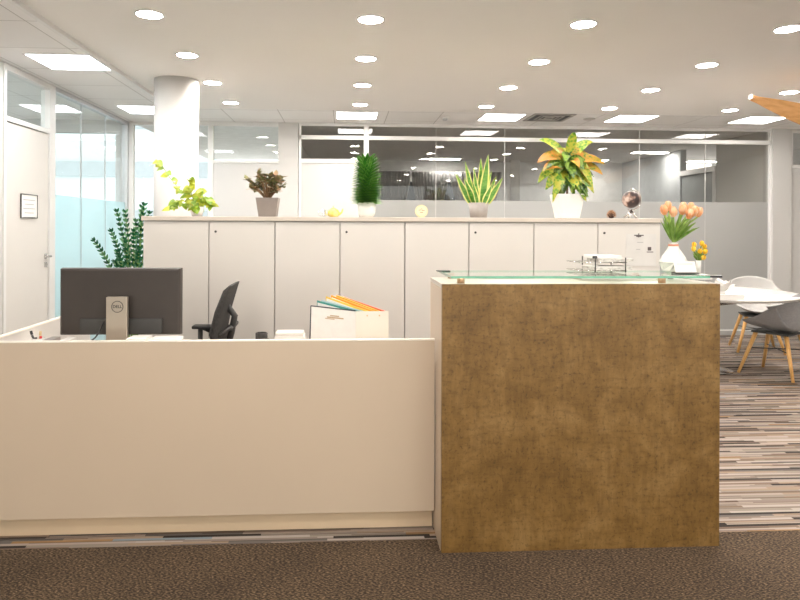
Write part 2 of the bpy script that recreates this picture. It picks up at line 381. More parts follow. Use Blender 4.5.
# things in that room
cb = thing('storage_cabinet', 'grey office cabinet seen through the left glass partition', 'cabinet', (XL-1.5, 7.2, 0))
B(-.55, .55, -.2, .2, 0, 1.5).build('body', mat('bluegrey_cabinet', (.42, .47, .52), .5), cb, .004)
for s_ in (-1, 1):
    d_ = B(min(0, s_*.54), max(0, s_*.54), -.215, -.201, .05, 1.47).build('door', mat('bluegrey_cabinet', (.42, .47, .52), .5), cb, .003)
    B(s_*.05-.006, s_*.05+.006, -.235, -.216, .8, .95).build('handle', CHROME, d_)
rd = thing('red_folder_stack', 'small pink red stack of folders on the grey cabinet behind the left glass', 'folders', (XL-1.25, 7.18, 1.5))
B(-.12, .12, -.1, .1, 0, .04).build('lower_folder', mat('pink_folder', (.75, .12, .16), .5), rd); B(-.08, .12, -.09, .09, .041, .07).build('upper_folder', mat('rose_folder', (.80, .35, .38), .5), rd)

# ---- back wall
def YW(u): return X(u, YB)
T = .07
def px(u, v): p = at(u, v, YB); return p.x, p.z
ZT = ZC-.001
# left glazed bay (corner .. 278)
m = MB()
m.box(XL, YW(133), YB, YB+T, 0, ZT); m.box(YW(207.5), YW(213), YB, YB+T, 0, ZT); m.box(YW(133), YW(207.5), YB, YB+T, ZT-.05, ZT)
m.box(YW(133), YW(207.5), YB, YB+T, 0, .08); m.box(YW(213), YW(278), YB, YB+T, ZT-.05, ZT)
z160 = Z(245, 160.5, YB)
m.box(YW(213), YW(278), YB, YB+T, z160-.03, z160)
m.box(YW(133), YW(207.5), YB, YB+T, 1.30, 1.36)
w4 = struct('window_4', m, FRAME, .004, label='white framed windows at the back left behind the round column')
B(YW(133), YW(207.5), YB+.03, YB+.04, 1.36, ZT-.05).build('glass_pane', GL_CLEAR, w4)
B(YW(133), YW(207.5), YB+.03, YB+.04, .08, 1.30).build('glass_pane', GL_CLEAR, w4)
B(YW(213), YW(278), YB+.03, YB+.04, z160, ZT-.05).build('glass_pane', GL_CLEAR, w4)
B(YW(213), YW(278), YB+.01, YB+.05, 0, z160-.03).build('solid_panel', mat('partition_panel_paint', (.60, .59, .575), .6, .01, 3), w4)
struct('wall_back', B(YW(278), YW(298), YB, YB+.16, 0, ZT), WALL)
# transom / smoked glass bay
zr1, zr0 = Z(500, 138.5, YB), Z(500, 141.5, YB)
zb = Z(330, 159, YB)
xa, xm, xc = YW(298.5), YW(366), YW(771)
m = MB()
m.box(xa, xc, YB-.01, YB+T, ZT-.035, ZT); m.box(xa, xc, YB-.01, YB+T, zr0, zr1+.012); m.box(xa, xa+.03, YB-.01, YB+T, 0, ZT-.035)
m.box(xm-.03, xm+.03, YB-.011, YB+T, 0, ZT-.035); m.box(xc-.025, xc, YB-.01, YB+T, 0, ZT-.035); m.box(xa+.03, xm-.03, YB-.01, YB+T, zb-.05, zb)
m.box(xm+.03, xc-.025, YB-.01, YB+T, 0, .06)
w5 = struct('window_5', m, FRAME, .003, label='long smoked glass partition with white rails across the back')
gp = lambda a, b, z0, z1, n='glass_pane', mm=GL_GREY: B(a, b, YB+.025, YB+.035, z0, z1).build(n, mm, w5)
gp(xa+.03, xm-.03, zr1+.012, ZT-.035); gp(xa+.03, xm-.03, zb, zr0)
B(xa+.03, xm-.03, YB+.005, YB+.05, 0, zb-.05).build('solid_panel', mat('partition_panel_paint', (.60, .59, .575), .6, .01, 3), w5)
cuts = [xm+.03, YW(436), YW(505), YW(640), YW(706), xc-.025]
zfr = Z(400, 200, YB)
for a, b in zip(cuts, cuts[1:]):
    gp(a+.002, b-.002, zr1+.012, ZT-.035); gp(a+.002, b-.002, zfr, zr0); gp(a+.002, b-.002, .06, zfr-.001, 'frosted_pane', FROST_G)
m = MB()
for q in cuts[1:-1]: m.box(q-.0025, q+.0025, YB+.022, YB+.038, .06, ZT-.035)
m.build('glass_joint', mat('silicone_joint', (.68, .67, .65), .5), w5)
# right part
xp = YW(790)
struct('wall_back_right', B(xc, xp, YB-.03, YB+.16, 0, ZT), WALL, label='white wall pier right of the glass partition')
z1, z0 = Z(800, 133, YB), Z(800, 165, YB)
m = MB(); m.box(xp, XR, YB, YB+.12, 0, z0-.04); m.box(xp, XR, YB, YB+.12, z1+.03, ZT)
struct('wall_back_far_right', m, WALL)
m = MB(); m.box(xp, XR, YB-.015, YB+.12, z0-.04, z0); m.box(xp, XR, YB-.015, YB+.12, z1, z1+.03); m.box(xp, xp+.03, YB-.015, YB+.12, z0, z1)
w6 = struct('window_6', m, FRAME, .003)
B(xp+.03, XR, YB+.03, YB+.04, z0, z1).build('glass_pane', GL_GREY, w6)
struct('baseboard_back', B(xa, xc, YB-.022, YB-.011, 0, .05), mat('grey_skirting', (.42, .41, .40), .6))
# meeting room behind
xw = YW(772)
struct('ceiling_meeting_room', B(XL, XR, YB+.0, YR2, ZC, ZC+.06), mat('meeting_ceiling_paint', (.80, .79, .77), .9))
ye = onx(716, xw)
struct('wall_meeting_right', B(xw, xw+.1, YB+.16, ye, 0, ZC), WALLG)
m = MB(); m.box(xw-.02, xw+.1, ye, ye+.07, 0, 2.25); m.box(xw-.02, xw+.1, ye+.07, ye+1.0, 2.17, 2.25)
dd = struct('door_2', m, FRAME, .004)
B(xw+.02, xw+.06, ye+.07, ye+1.0, 0, 2.17).build('door_leaf', mat('blue_grey_door', (.36, .38, .38), .5), dd)
struct('wall_meeting_side', B(xw, xw+.1, ye+1.0, YR2, 0, ZC), mat('bluegrey_paint', (.52, .54, .55), .8))
struct('wall_meeting_back', B(YW(290), xw, YR2, YR2+.1, 0, ZC), mat('meeting_wall_paint', (.78, .77, .75), .8))
struct('wall_meeting_left', B(YW(283), YW(290), YB+.16, YR2, 0, ZC), WALLG)
# curtains
CURT = mat('grey_curtain', (.42, .41, .40), .9, .06, 30, stretch=(12, 1, .3))
YC = 11.6
ct = []
for i, (u0, u1) in enumerate(((372, 411), (411, 449), (449, 502))):
    x0, x1 = X(u0, YC), X(u1, YC); c = (x0+x1)/2; hw = (x1-x0)/2; mb = MB(); R = []
    for j in range(13):
        t = j/12; z = .05 + t*2.3
        sh = 1 - .26*math.exp(-((z-1.75)/.28)**2)
        row = []
        for k in range(41):
            s_ = -1+2*k/40; row.append(Vector((c + s_*hw*sh*.985, YC + .02*math.sin(k*1.9), z)))
        for k in range(40, -1, -1):
            s_ = -1+2*k/40; row.append(Vector((c + s_*hw*sh*.985, YC+.008 + .02*math.sin(k*1.9), z)))
        R.append(row)
    mb.rings(R, True)
    o = mb.build('curtain', CURT)
    tag(o, ['grey tied curtain behind the glass, leftmost beside the mullion', 'grey tied curtain behind the glass, middle of the three', 'grey tied curtain behind the glass, behind the yellow-edged snake plant'][i], 'curtain', 'curtains in the room behind the glass')
m = MB(); m.box(X(372, YC), X(502, YC), YR2-.03, YR2-.001, .9, 2.2)
struct('window_7', m, mat('dusk_window', (.10, .11, .12), .2))
for q, (u, v) in enumerate(((650, 151.5), (690, 168), (560, 168), (430, 168), (640, 172))):  # the croton and curtain panels are added to brighten this room
    p = onz(u, v, ZC); t = thing('ceiling_panel_light', 'slim panel light in the room behind the glass, ' + ['upper one left of the door frame', 'beside the door frame', 'added for fill behind the croton', 'added for fill above the tied curtains', 'low one behind the globe'][q], 'ceiling light', (p.x, min(p.y, 11.6), ZC-.001), 0, 'panel lights in the room behind the glass')
    B(-.3, .3, -.1, .1, -.02, -.0045).build('housing', FRAME, t); B(-.28, .28, -.08, .08, -.024, -.0205).build('diffuser', emit('meeting_panel_glow', (1, .96, .9), 45), t)
# pillar and pipes behind the glass
pl = thing('floor_lamp', 'pale cylindrical floor lamp in the room behind the glass, right of the snake plant', 'lamp', (X(515, 9.6), 9.6, 0))
m = MB(); m.lathe([(.14, 0), (.14, .02), (.02, .03)], n=20); m.build('base', GFRAME, pl)
m = MB(); m.tube([(0, 0, .02), (0, 0, 1.75)], .015); m.build('pole', GFRAME, pl)
m = MB(); m.lathe([(.07, 1.75), (.07, 2.35)], n=20); m.build('lamp_shade', mat('lamp_shade_paper', (.8, .79, .76), .8), pl)

# outside: neighbouring building seen by the windows
bd = thing('neighbouring_building', 'pale building with horizontal bands seen outside the windows behind the round column', 'building', (-6, 15.5, -3))
B(-9, 7, 0, 5, 0, 9).build('wall', mat('outside_facade', (.60, .69, .74), .8), bd)
for k in range(7): B(-9, 7, -.05, 0, .9+k*1.15, 1.25+k*1.15).build('band', mat('outside_band', (.40, .47, .52), .6), bd)

# round column
cxl, cyl_ = X(176, 5.62), 5.62
m = MB(); m.lathe([(.184, 0), (.184, ZC)], n=64)
o = m.build('round_column', WALL); o.location = (cxl, cyl_, 0); tag(o, 'white round structural column behind the cabinets on the left', 'column'); o['kind'] = 'structure'

# ------------------------------------------------------------------ ceiling fixtures
dl = thing('recessed_downlight', '', 'ceiling light', (0, 0, 0), 0, 'round recessed downlights in the plain ceiling')
m = MB(); m.lathe([(.086, 0), (.086, -.006), (.074, -.008), (.072, -.003), (.072, -.0005)], n=40, cap=False); m.build('trim_ring', FRAME, dl)
m = MB(); m.lathe([(.072, -.004), (.072, -.001)], n=40); m.build('diffuser', LAMP, dl)
dl.location = (0, -1.9, ZC)
rowsY = [3.86+.905*k for k in range(4)]; colX = [-1.16, .15, 1.46, 2.77, 4.08]
rown = ['nearest', 'second', 'third', 'farthest']; coln = ['leftmost column', 'column left of centre', 'column right of centre', 'fourth column from the left', 'rightmost column']
first = True
for r in range(-7, 4):
    for c in range(5):
        y = 3.86+.905*r
        if y < Y0+.3: continue
        if r < 0 and (r % 2): continue
        if r >= 0: lab = 'round recessed downlight, %s of its row running back in the %s' % (rown[r], coln[c])
        else: lab = 'round recessed downlight outside the picture, over the entrance side of the counter'
        if c == 4 and r == 0: lab = 'round recessed downlight just outside the picture to the upper right'
        if first: dl.location = (colX[c], y, ZC); dl['label'] = lab; first = False
        else: dup(dl, (colX[c], y, ZC), None, lab)
# extra columns above the right side
for y in (5.67, 6.575): pass
def panel(corners, label, mm, z):
    xs = [p.x for p in corners]; ys = [p.y for p in corners]
    cx_, cy_ = sum(xs)/len(xs), sum(ys)/len(ys)
    t = thing('ceiling_panel_light', label, 'ceiling light', (cx_, cy_, z), 0, 'square panel lights in the tiled ceiling')
    h = .235; m = MB()
    m.box(-h, h, -h, -h+.012, -.006, 0); m.box(-h, h, h-.012, h, -.006, 0); m.box(-h, -h+.012, -h+.012, h-.012, -.006, 0); m.box(h-.012, h, -h+.012, h-.012, -.006, 0)
    m.build('frame', FRAME, t); B(-h+.012, h-.012, -h+.012, h-.012, -.004, -.0005).build('diffuser', mm, t)
panel([onz(24, 52, ZC-.02), onz(111, 71, ZC-.02)], 'square panel light above the left office door', PANEL2, ZC-.02)
panel([onz(122, 105, ZC-.02), onz(168, 114, ZC-.02)], 'square panel light partly hidden by the round column', PANEL2, ZC-.02)
panel([onz(336, 119, ZC), onz(379, 111.5, ZC)], 'square panel light above the tall green bushy plant', PANEL, ZC-.001)
panel([onz(478, 120.5, ZC), onz(526, 113.5, ZC)], 'square panel light between the smoke detector and the air vent', PANEL, ZC-.001)
panel([onz(605, 122, ZC), onz(658, 115, ZC)], 'square panel light right of the air vent', PANEL, ZC-.001)
panel([onz(730, 123.5, ZC), onz(787, 116, ZC)], 'square panel light by the wooden fan blade', PANEL, ZC-.001)
t = thing('ceiling_panel_light', 'square panel light in the side room seen through the left glass', 'ceiling light', (XL-1.1, 6.3, ZC), 0, 'square panel lights in the tiled ceiling')
B(-.3, .3, -.3, .3, -.008, -.001).build('diffuser', PANEL2, t)
dup(t, (XL-1.1, 5.0, ZC), None, 'square panel light in the side room behind the office door')
# air vent
a, b = onz(527, 120, ZC), onz(572, 114.5, ZC); vx, vy = (a.x+b.x)/2, (a.y+b.y)/2
vt = thing('air_vent', 'square grey air vent grille in the tiled ceiling above the croton plant', 'vent', (vx, vy, ZC-.001))
B(-.235, .235, -.235, .235, -.004, -.0005).build('backing', DARK, vt)
m = MB(); h = .235
m.box(-h, h, -h, -h+.03, -.01, -.0041); m.box(-h, h, h-.03, h, -.01, -.0041); m.box(-h, -h+.03, -h+.03, h-.03, -.01, -.0041); m.box(h-.03, h, -h+.03, h-.03, -.01, -.0041)
for k in range(3):
    q = .05+.045*k; 
    for (x0, x1, y0, y1) in ((-q, q, -q, -q+.012), (-q, q, q-.012, q), (-q, -q+.012, -q+.012, q-.012), (q-.012, q, -q+.012, q-.012)): m.box(x0, x1, y0, y1, -.012, -.0041)
m.build('grille', mat('vent_grey', (.42, .40, .37), .5), vt)
p = onz(445, 117, ZC); sd = thing('smoke_detector', 'small white smoke detector on the tiled ceiling', 'smoke detector', (p.x, p.y, ZC-.001))
m = MB(); m.lathe([(.045, 0), (.045, -.012), (.038, -.018)], n=24); m.build('base', FRAME, sd)
m = MB(); m.lathe([(.028, -.0181), (.026, -.035), (.015, -.042)], n=24); m.build('sensor_head', GFRAME, sd)
p = onz(589, 118.5, ZC); m = MB(); m.lathe([(.06, -.012), (.065, 0)], n=28); o = m.build('ceiling_speaker', mat('speaker_grey', (.60, .58, .55), .6)); o.location = (p.x, p.y, ZC-.001); tag(o, 'flat grey round disc in the tiled ceiling right of the air vent', 'ceiling speaker')

# ceiling fan at the upper right
YF = 5.0; hub = at(874, 137, YF); tip = at(757, 97, YF)
fn = thing('ceiling_fan', 'wooden ceiling fan whose blade reaches in at the upper right', 'ceiling fan', (hub.x, hub.y, hub.z))
m = MB(); m.tube([(0, 0, .06), (0, 0, ZC-hub.z-.04)], .014); m.lathe([(.05, ZC-hub.z-.05), (.06, ZC-hub.z-.001)], n=24); m.build('down_rod', FRAME, fn)
m = MB(); m.lathe([(.03, -.06), (.09, -.05), (.11, -.01), (.10, .04), (.04, .07)], n=32); m.build('motor_housing', FRAME, fn)
Lb = (tip-hub).length
for k in range(3):
    ang = math.atan2((tip-hub).y, (tip-hub).x) + k*2*PI/3
    slope = (tip.z-hub.z)/Lb if True else 0
    R = []
    ca, sa = math.cos(ang), math.sin(ang)
    for j in range(17):
        t = j/16; r = .09+(Lb-.09)*t; w = .030+.072*math.sin(PI*min(1, t*1.05)**.7)**.8 if t < .97 else .028
        tw = .95-.35*t; zz = slope*r + .0
        prof = []
        for q in range(12):
            a_ = 2*PI*q/12; y_ = w*math.cos(a_); z_ = .009*math.sin(a_) - .012*(y_/w)**2
            yy = y_*math.cos(tw) - z_*math.sin(tw); z2 = y_*math.sin(tw) + z_*math.cos(tw)
            prof.append(Vector((ca*r - sa*yy, sa*r + ca*yy, zz+z2)))
        R.append(prof)
    m = MB(); m.rings(R); bl = m.build('blade', FANW, fn)
    m = MB(); r = Lb+.002; m.box(-.012, .0, -.026, .026, -.02, .02)
    c_ = m.build('blade_tip', CERW, bl, .005); c_.location = (ca*(r+.008), sa*(r+.008), slope*r); c_.rotation_euler = (0, 0, ang)

# ------------------------------------------------------------------ back cabinets
YK = 4.40
us = [143, 209, 275, 340, 405, 469, 534, 598, 660.5]
zt1 = Z(400, 217.3, YK); zt0 = Z(400, 221.8, YK)
xs = [X(u, YK) for u in us]
labs = ['white two-door cabinet at the left end under the trailing yellow-green plant', 'white two-door cabinet under the yellow teapot and the bushy green plant', 'white two-door cabinet under the snake plant', 'white two-door cabinet at the right end under the globe with a notice on its door']
for i in range(4):
    x0, xm_, x1 = xs[2*i], xs[2*i+1], xs[2*i+2]
    t = thing('storage_cabinet', labs[i], 'cabinet', ((x0+x1)/2, YK, 0), 0, 'white cabinets standing in a row behind the desk'); c = (x0+x1)/2
    m = MB(); m.box(x0-c+.001, x1-c-.001, .021, .45, .06, zt0); m.box(x0-c+.01, x1-c-.01, .04, .44, 0, .06); m.build('body', WHITE, t)
    for j, (a, b) in enumerate(((x0, xm_), (xm_, x1))):
        d = B(a-c+.003, b-c-.003, 0, .020, .07, zt0-.006).build('door', WHITE, t, .0015)
        if j == 1 and i < 4:
            m = MB(); zz = Z(us[2*i+1], 231.5+i*.5, YK); xx = a-c+.045
            m.tube([(xx, .0, zz), (xx, -.006, zz)], .008, 12); m.build('lock', DARK, d)
m = B(xs[0]-.01, xs[-1]+.01, YK-.012, YK+.47, zt0+.001, zt1); o = m.build('cabinet_worktop', SLAB, None, .003); tag(o, 'long beige worktop lying across the row of white cabinets', 'worktop')
# notice on last door
p1, p0 = at(626, 234, YK), at(656, 266, YK)
nt_ = thing('notice_sheet', 'white notice sheet with small dark emblems stuck on the rightmost cabinet door', 'notice', ((p1.x+p0.x)/2, YK-.0005, 0)); c = (p1.x+p0.x)/2
B(p1.x-c, p0.x-c, -.002, 0, p0.z, p1.z).build('sheet', mat('greyish_paper', (.70, .685, .66), .7), nt_)
def mark(u0, u1, v0, v1, mb, y): 
    a = at(u0, v0, YK); b = at(u1, v1, YK); mb.box(a.x-c, b.x-c, y, y+.0006, b.z, a.z)
m = MB()
for q in ((634, 643.5, 234.8, 235.9), (638, 639, 233.3, 237.5), (636, 641, 235, 237), (647.5, 651, 247.0, 250.5), (646.5, 653, 251.6, 252.4)): mark(*q, m, -.0032 - random.random()*.0003)
m.build('emblem', mat('dark_print', (.12, .10, .10), .7), nt_)
m = MB()
for q in ((637, 643, 242, 242.7), (636, 640, 249, 249.7)): mark(*q, m, -.0030)
m.build('print_lines', mat('grey_print', (.45, .44, .44), .8), nt_)

# ------------------------------------------------------------------ reception desk
YDK = 2.80
xdl, xdr = -2.35, X(442.6, 2.625)-.004
zdt = Z(220, 340.3, YDK); zpb = Z(220, 515.5, YDK)
xsd = onz(0, 337, zdt).x
dk = thing('reception_desk', 'long low cream reception desk with a plain front panel left of the brown counter', 'desk', (0, YDK, 0))
B(xdl, xdr-.002, 0, .02, zpb, zdt-.006).build('front_panel', CREAM_WARM, dk, .001)
B(xdl, xdr-.002, -.001, .022, zdt-.006, zdt).build('edge_strip', EDGE, dk)
B(xdl, xdr-.002, .065, .083, 0, zpb+.03).build('plinth', mat('sand_plinth', (.72, .55, .37), .5, .02), dk)
B(xdl, xdr-.002, .023, .60, .71, .735).build('worktop', WHITE, dk, .002)
m = MB(); m.box(xsd-.024, xsd, .61, 1.12, 0, zdt-.006); m.box(xsd-.024, xsd, .023, .61, .736, zdt-.006); m.build('side_panel', WHITE, dk)
B(xsd-.026, xsd+.002, .023, 1.12, zdt-.006, zdt).build('edge_strip', EDGE, dk)
for xx in (xdl+.1, xdr-.08): B(xx, xx+.03, .1, .56, 0, .709).build('leg', GFRAME, dk)
ZD = .735

# counter
YCT = 2.625
xl, xr = X(442.6, YCT), X(720.5, YCT); zct = Z(580, 284.2, YCT)
ct = thing('reception_counter', 'tall counter with a mottled golden brown front panel and a glass top', 'counter', (xl, YCT, 0)); w = xr-xl
B(.0, w, 0, .022, .0, zct).build('front_panel', RUST, ct, .001)
B(-.001, .021, .0225, .36, 0, zct-.019).build('side_panel', CREAM_WARM, ct, .001); B(w-.021, w, .0225, .36, 0, zct-.019).build('side_panel', WHITE, ct, .001)
B(-.001, w, .0225, .36, zct-.018, zct+.0005).build('ledge', mat('pale_ledge_laminate', (.66, .61, .54), .4, .02, 4), ct, .001)
B(.022, w-.022, .32, .34, .05, zct-.02).build('rear_panel', WHITE, ct)
zg0 = Z(580, 278.2, YCT); zg1 = zg0+.0095
m = MB(); fs = m.box(X(451, YCT)-xl, X(709, YCT)-xl, -.01, .33, zg0, zg1)
for f in fs:
    if abs(f.calc_center_median().z - (zg0+zg1)/2) < .001: f.material_index = 1
gt = m.build('glass_top', [GL_TOP, GREENG], ct)
COP = mat('copper_standoff', (.55, .33, .20), .35, .05, 10, metal=.5)
for u in (461, 662):
    for yy in (.05, .30):
        m = MB(); m.lathe([(.016, zct+.001), (.016, zg0-.0005)], n=20); o = m.build('standoff', COP, ct); o.location = (X(u, YCT+.05)-xl, yy, 0)
B(X(437, YCT+.27)-xl, X(450, YCT+.27)-xl, .25, .29, zg1+.0003, zg1+.0045).build('end_clip', BLACK, ct, .001)
B(X(709, YCT)-xl+.0005, X(722, YCT)-xl, -.005, .03, zg0+.002, zg1+.001).build('end_clip', BLACK, ct, .001)
def oncounter(u, dy): return Vector((X(u, YCT+dy), YCT+dy, zct+.001))
# things under the glass
x0, x1 = X(467, 2.93), X(565, 2.93)
o = B(-(x1-x0)/2, (x1-x0)/2, -.02, .02, 0, .010).build('black_keyboard_tray', BLACK, None, .002); o.name = 'black_ruler'; o.location = ((x0+x1)/2, 2.93, zct+.001); tag(o, 'long flat black bar lying under the glass on the brown counter', 'ruler')
x0, x1 = X(573, 2.90), X(650, 2.90)
t = thing('paper_folder', 'flat pinkish beige folder lying under the glass of the counter', 'folder', ((x0+x1)/2, 2.88, zct+.001)); w2 = (x1-x0)/2
B(-w2, w2, -.07, .07, 0, .003).build('lower_cover', mat('beige_card', (.62, .52, .46), .7), t); B(-w2+.01, w2-.01, -.068, .066, .0032, .009).build('sheets', PAPER, t); B(-w2, w2-.05, -.07, .07, .0092, .012).build('upper_cover', mat('pinkish_card', (.60, .47, .43), .7), t)
x0, x1 = X(688, 2.85), X(709, 2.85)
t = thing('note_box', 'small white box of note slips under the right end of the counter glass', 'box', ((x0+x1)/2, 2.86, zct+.001)); w2 = (x1-x0)/2
B(-w2, w2, -.04, .04, 0, .018).build('box_body', CERW, t, .002); B(-w2+.006, w2-.006, -.034, .034, .0185, .022).build('slips', PAPER, t)
x0 = X(673, 2.86); m = MB(); m.lathe([(.011, 0), (.011, .024)], n=20); o = m.build('metal_tin', CHROME); o.location = (x0, 2.88, zct+.001); tag(o, 'short round steel tin under the glass beneath the tulip vase', 'tin')

# letter tray with magazines
ZG = zg1+.001
x0, x1 = X(573, 2.86), X(632, 2.86); w2 = (x1-x0)/2
t = thing('letter_tray', 'two-tier wire letter tray on the counter glass left of the tulips', 'letter tray', ((x0+x1)/2, 2.865, ZG))
for zz in (.008, .045):
    m = MB(); r = .0022
    for yy in (-.075, .075): m.tube([(-w2, yy, zz), (w2*.6, yy, zz)], r, 6)
    for k in range(9): xx = -w2+k*(w2*1.6/8); m.tube([(xx, -.075, zz), (xx, .075, zz)], .0014, 6)
    m.build('tier', CHROME, t)
m = MB()
for xx in (-w2*.45, w2*.55):
    for yy in (-.078, .078): m.tube([(xx, yy, .001), (xx, yy, .068)], .003, 8)
m.build('post', DARK, t)
def sheets(name, lab, cx_, cy_, cz, lx, ly, th, n, mats_, rz, cat='magazine', grp=None):
    t = thing(name, lab, cat, (cx_, cy_, cz), rz, grp)
    B(-lx/2, lx/2, -ly/2, ly/2, 0, th*.8).build('pages', mats_[0], t); B(-lx/2-.001, lx/2+.001, -ly/2-.001, ly/2+.001, th*.81, th).build('cover', mats_[1], t); return t
xt = (x0+x1)/2
sheets('magazine', 'folded magazine on the lower tier of the wire letter tray', xt+.02, 2.862, ZG+.0115, .18, .13, .016, 1, (NEWS, PAPER), .03, 'magazine', 'magazines in the wire letter tray')
sheets('magazine', 'thick newspaper on the upper tier of the wire letter tray', xt+.035, 2.862, ZG+.0485, .16, .13, .013, 1, (NEWS, NEWS), .02, 'magazine', 'magazines in the wire letter tray')
mg = sheets('magazine', 'white rolled leaflet topmost on the wire letter tray', xt+.0, 2.862, ZG+.063, .13, .12, .012, 1, (PAPER, PAPER), -.04, 'magazine', 'magazines in the wire letter tray')
B(-.066, -.045, -.062, -.0605, .0, .012).build('dark_print', DARK, mg)

# tulips
def tulip_bunch(name_lab, base, neck_z, heads, hw, hh, mats_, leafm, spread):
    ords = ['leftmost', 'second from the left', 'third from the left', 'fourth from the left', 'fifth from the left', 'sixth from the left', 'seventh from the left', 'eighth from the left', 'ninth from the left']
    heads = sorted(heads)
    for i, (dx, dy, dz) in enumerate(heads):
        t = thing('tulip', name_lab % ords[i], 'tulip', (base[0], base[1], base[2]), 0, name_lab.split(' tulip')[0] + ' tulips in their vase')
        top = Vector((dx, dy, dz)); nk = Vector((dx*.06, dy*.06, neck_z))
        mid = nk.lerp(top, .5) + Vector((-dx*.12, 0, .01))
        m = MB(); m.tube([Vector((dx*.02, dy*.02, neck_z-.05)), nk, mid, top], .0028*hw/.022, 6); m.build('stem', leafm, t)
        m = MB(); ax = ((top-mid).normalized()*.5+Vector((0, 0, .8))).normalized()
        q = ax.to_track_quat('Z', 'Y').to_matrix()
        for k in range(6):
            a = k*PI/3 + i; R = []
            o_ = Vector((math.cos(a), math.sin(a), 0)); s_ = Vector((-math.sin(a), math.cos(a), 0)); rr = .78 if k % 2 else .92
            for j in range(7):
                tt = j/6; bulge = math.sin(PI*(tt*.80+.06))**.8*hw*.5*rr; ww = hw*.42*math.sin(PI*min(.97, tt*.9+.1))**.7
                R.append([top + q @ (o_*bulge + s_*ww*(e) + Vector((0, 0, tt*hh)) - o_*abs(e)*ww*.35) for e in (-1, -.5, 0, .5, 1)] )
            vs = [[m.bm.verts.new(p) for p in r] for r in R]
            for a1, b1 in zip(vs, vs[1:]):
                for e in range(4):
                    f = m.bm.faces.new((a1[e], a1[e+1], b1[e+1], b1[e])); f.smooth = True; f.material_index = k % 2
        m.build('bloom', mats_, t)
        m = MB()
        for e in (0, 1, 2, 3):
            a = i*2.1+e*1.7; m.leaf(nk, Vector((dx*(.6+.25*e)+.012*math.cos(a), dy+.012*math.sin(a), (dz-neck_z)*.9)), (dz-neck_z)*(.9+.25*random.random()), hw*.42, droop=.25+.3*random.random(), fold=.25, shape=.5, up=(math.cos(a), math.sin(a), .2))
        m.build('leaf', leafm, t)
TUL1 = mat('peach_orange_petal', (.90, .36, .14), .5, .1, 40, c2=(.95, .58, .34), trans=.0); TUL2 = mat('apricot_petal', (.93, .52, .30), .5, .1, 40, c2=(.96, .66, .46))
TULY = mat('yellow_petal', (.95, .58, .02), .5, .1, 30, c2=(.97, .70, .06)); TULO = mat('yellow_orange_petal', (.93, .36, .02), .5, .1, 30, c2=(.95, .52, .04))
TLEAF = mat('tulip_leaf_green', (.12, .26, .03), .5, .2, 25, c2=(.30, .44, .10))
YV = 2.84; s = YV/F_PX
vx = X(673.5, YV)
vs_ = thing('faceted_vase', 'white faceted vase holding the orange tulips on the counter glass', 'vase', (vx, YV, ZG))
m = MB(); R = []
for (r, z, tw) in ((.026, 0, 0), (.050, .008, 0), (.062, .045, .4), (.052, .07, 0), (.026, .105, .4), (.019, .128, 0), (.022, .136, .4), (.018, .136, .4), (.014, .11, 0)):
    R.append([Vector((r*math.cos(2*PI*i/8+tw), r*math.sin(2*PI*i/8+tw), z)) for i in range(8)])
m.rings(R, True, smooth=False); m.build('vase_body', CERW, vs_)
m = MB(); m.lathe([(.0215, .118), (.0235, .122), (.0215, .127)], n=20, cap=False); m.build('ribbon', mat('orange_ribbon', (.72, .30, .18), .6), vs_)
hd = []
for u, v, dy in ((663, 213, -.02), (672, 209, .03), (677.5, 213, -.04), (683, 210, .01), (688, 214, -.035), (695, 215, -.01), (668.5, 215, -.045), (692, 210, .03), (682, 217, -.05)):
    p = at(u, v+2, YV); hd.append(((p.x-vx)*1.05, dy, p.z-ZG+.0))
tulip_bunch('orange tulip in the faceted white vase, %s', (vx, YV, ZG), .135, hd, .035, .047, [TUL1, TUL2], TLEAF, 1)
# small vase
YV2 = 2.80; vx2 = X(698.7, YV2)
v2 = thing('bud_vase', 'slim white cylindrical vase holding small yellow tulips', 'vase', (vx2, YV2, ZG))
m = MB(); m.lathe([(.011, 0), (.011, .055), (.009, .055), (.009, .03)], n=20); m.build('vase_body', CERW, v2)
hd = []
for u, v, dy in ((693, 250, -.01), (696, 246, .012), (700, 244.5, -.012), (704, 248, .0), (697.5, 252, -.02), (702, 252.5, -.018), (699.5, 258, -.024)):
    p = at(u, v, YV2); hd.append((p.x-vx2, dy, p.z-ZG-.006))
tulip_bunch('small yellow tulip in the slim white vase, %s', (vx2, YV2, ZG), .052, hd, .021, .024, [TULY, TULO], TLEAF, 1)
# card holder
YH = 2.745; x0, x1 = X(675, YH), X(696, YH); c = (x0+x1)/2
t = thing('card_holder', 'white card holder with a leaning card in front of the tulip vase', 'card holder', (c, YH, ZG)); w2 = (x1-x0)/2
B(-w2-.004, w2+.004, -.022, .022, 0, .005).build('base', DARK, t, .001); m = MB(); m.box(-w2, w2, -.001, .001, 0, .05, M=Matrix.Translation((0, -.006, .006)) @ Matrix.Rotation(-.35, 4, 'X')); m.build('card', PAPER, t)
m = MB(); m.box(-w2+.01, w2-.012, -.0022, -.0012, .036, .039, M=Matrix.Translation((0, -.006, .006)) @ Matrix.Rotation(-.35, 4, 'X')); m.build('print_lines', mat('grey_print', (.45, .44, .44), .8), t)

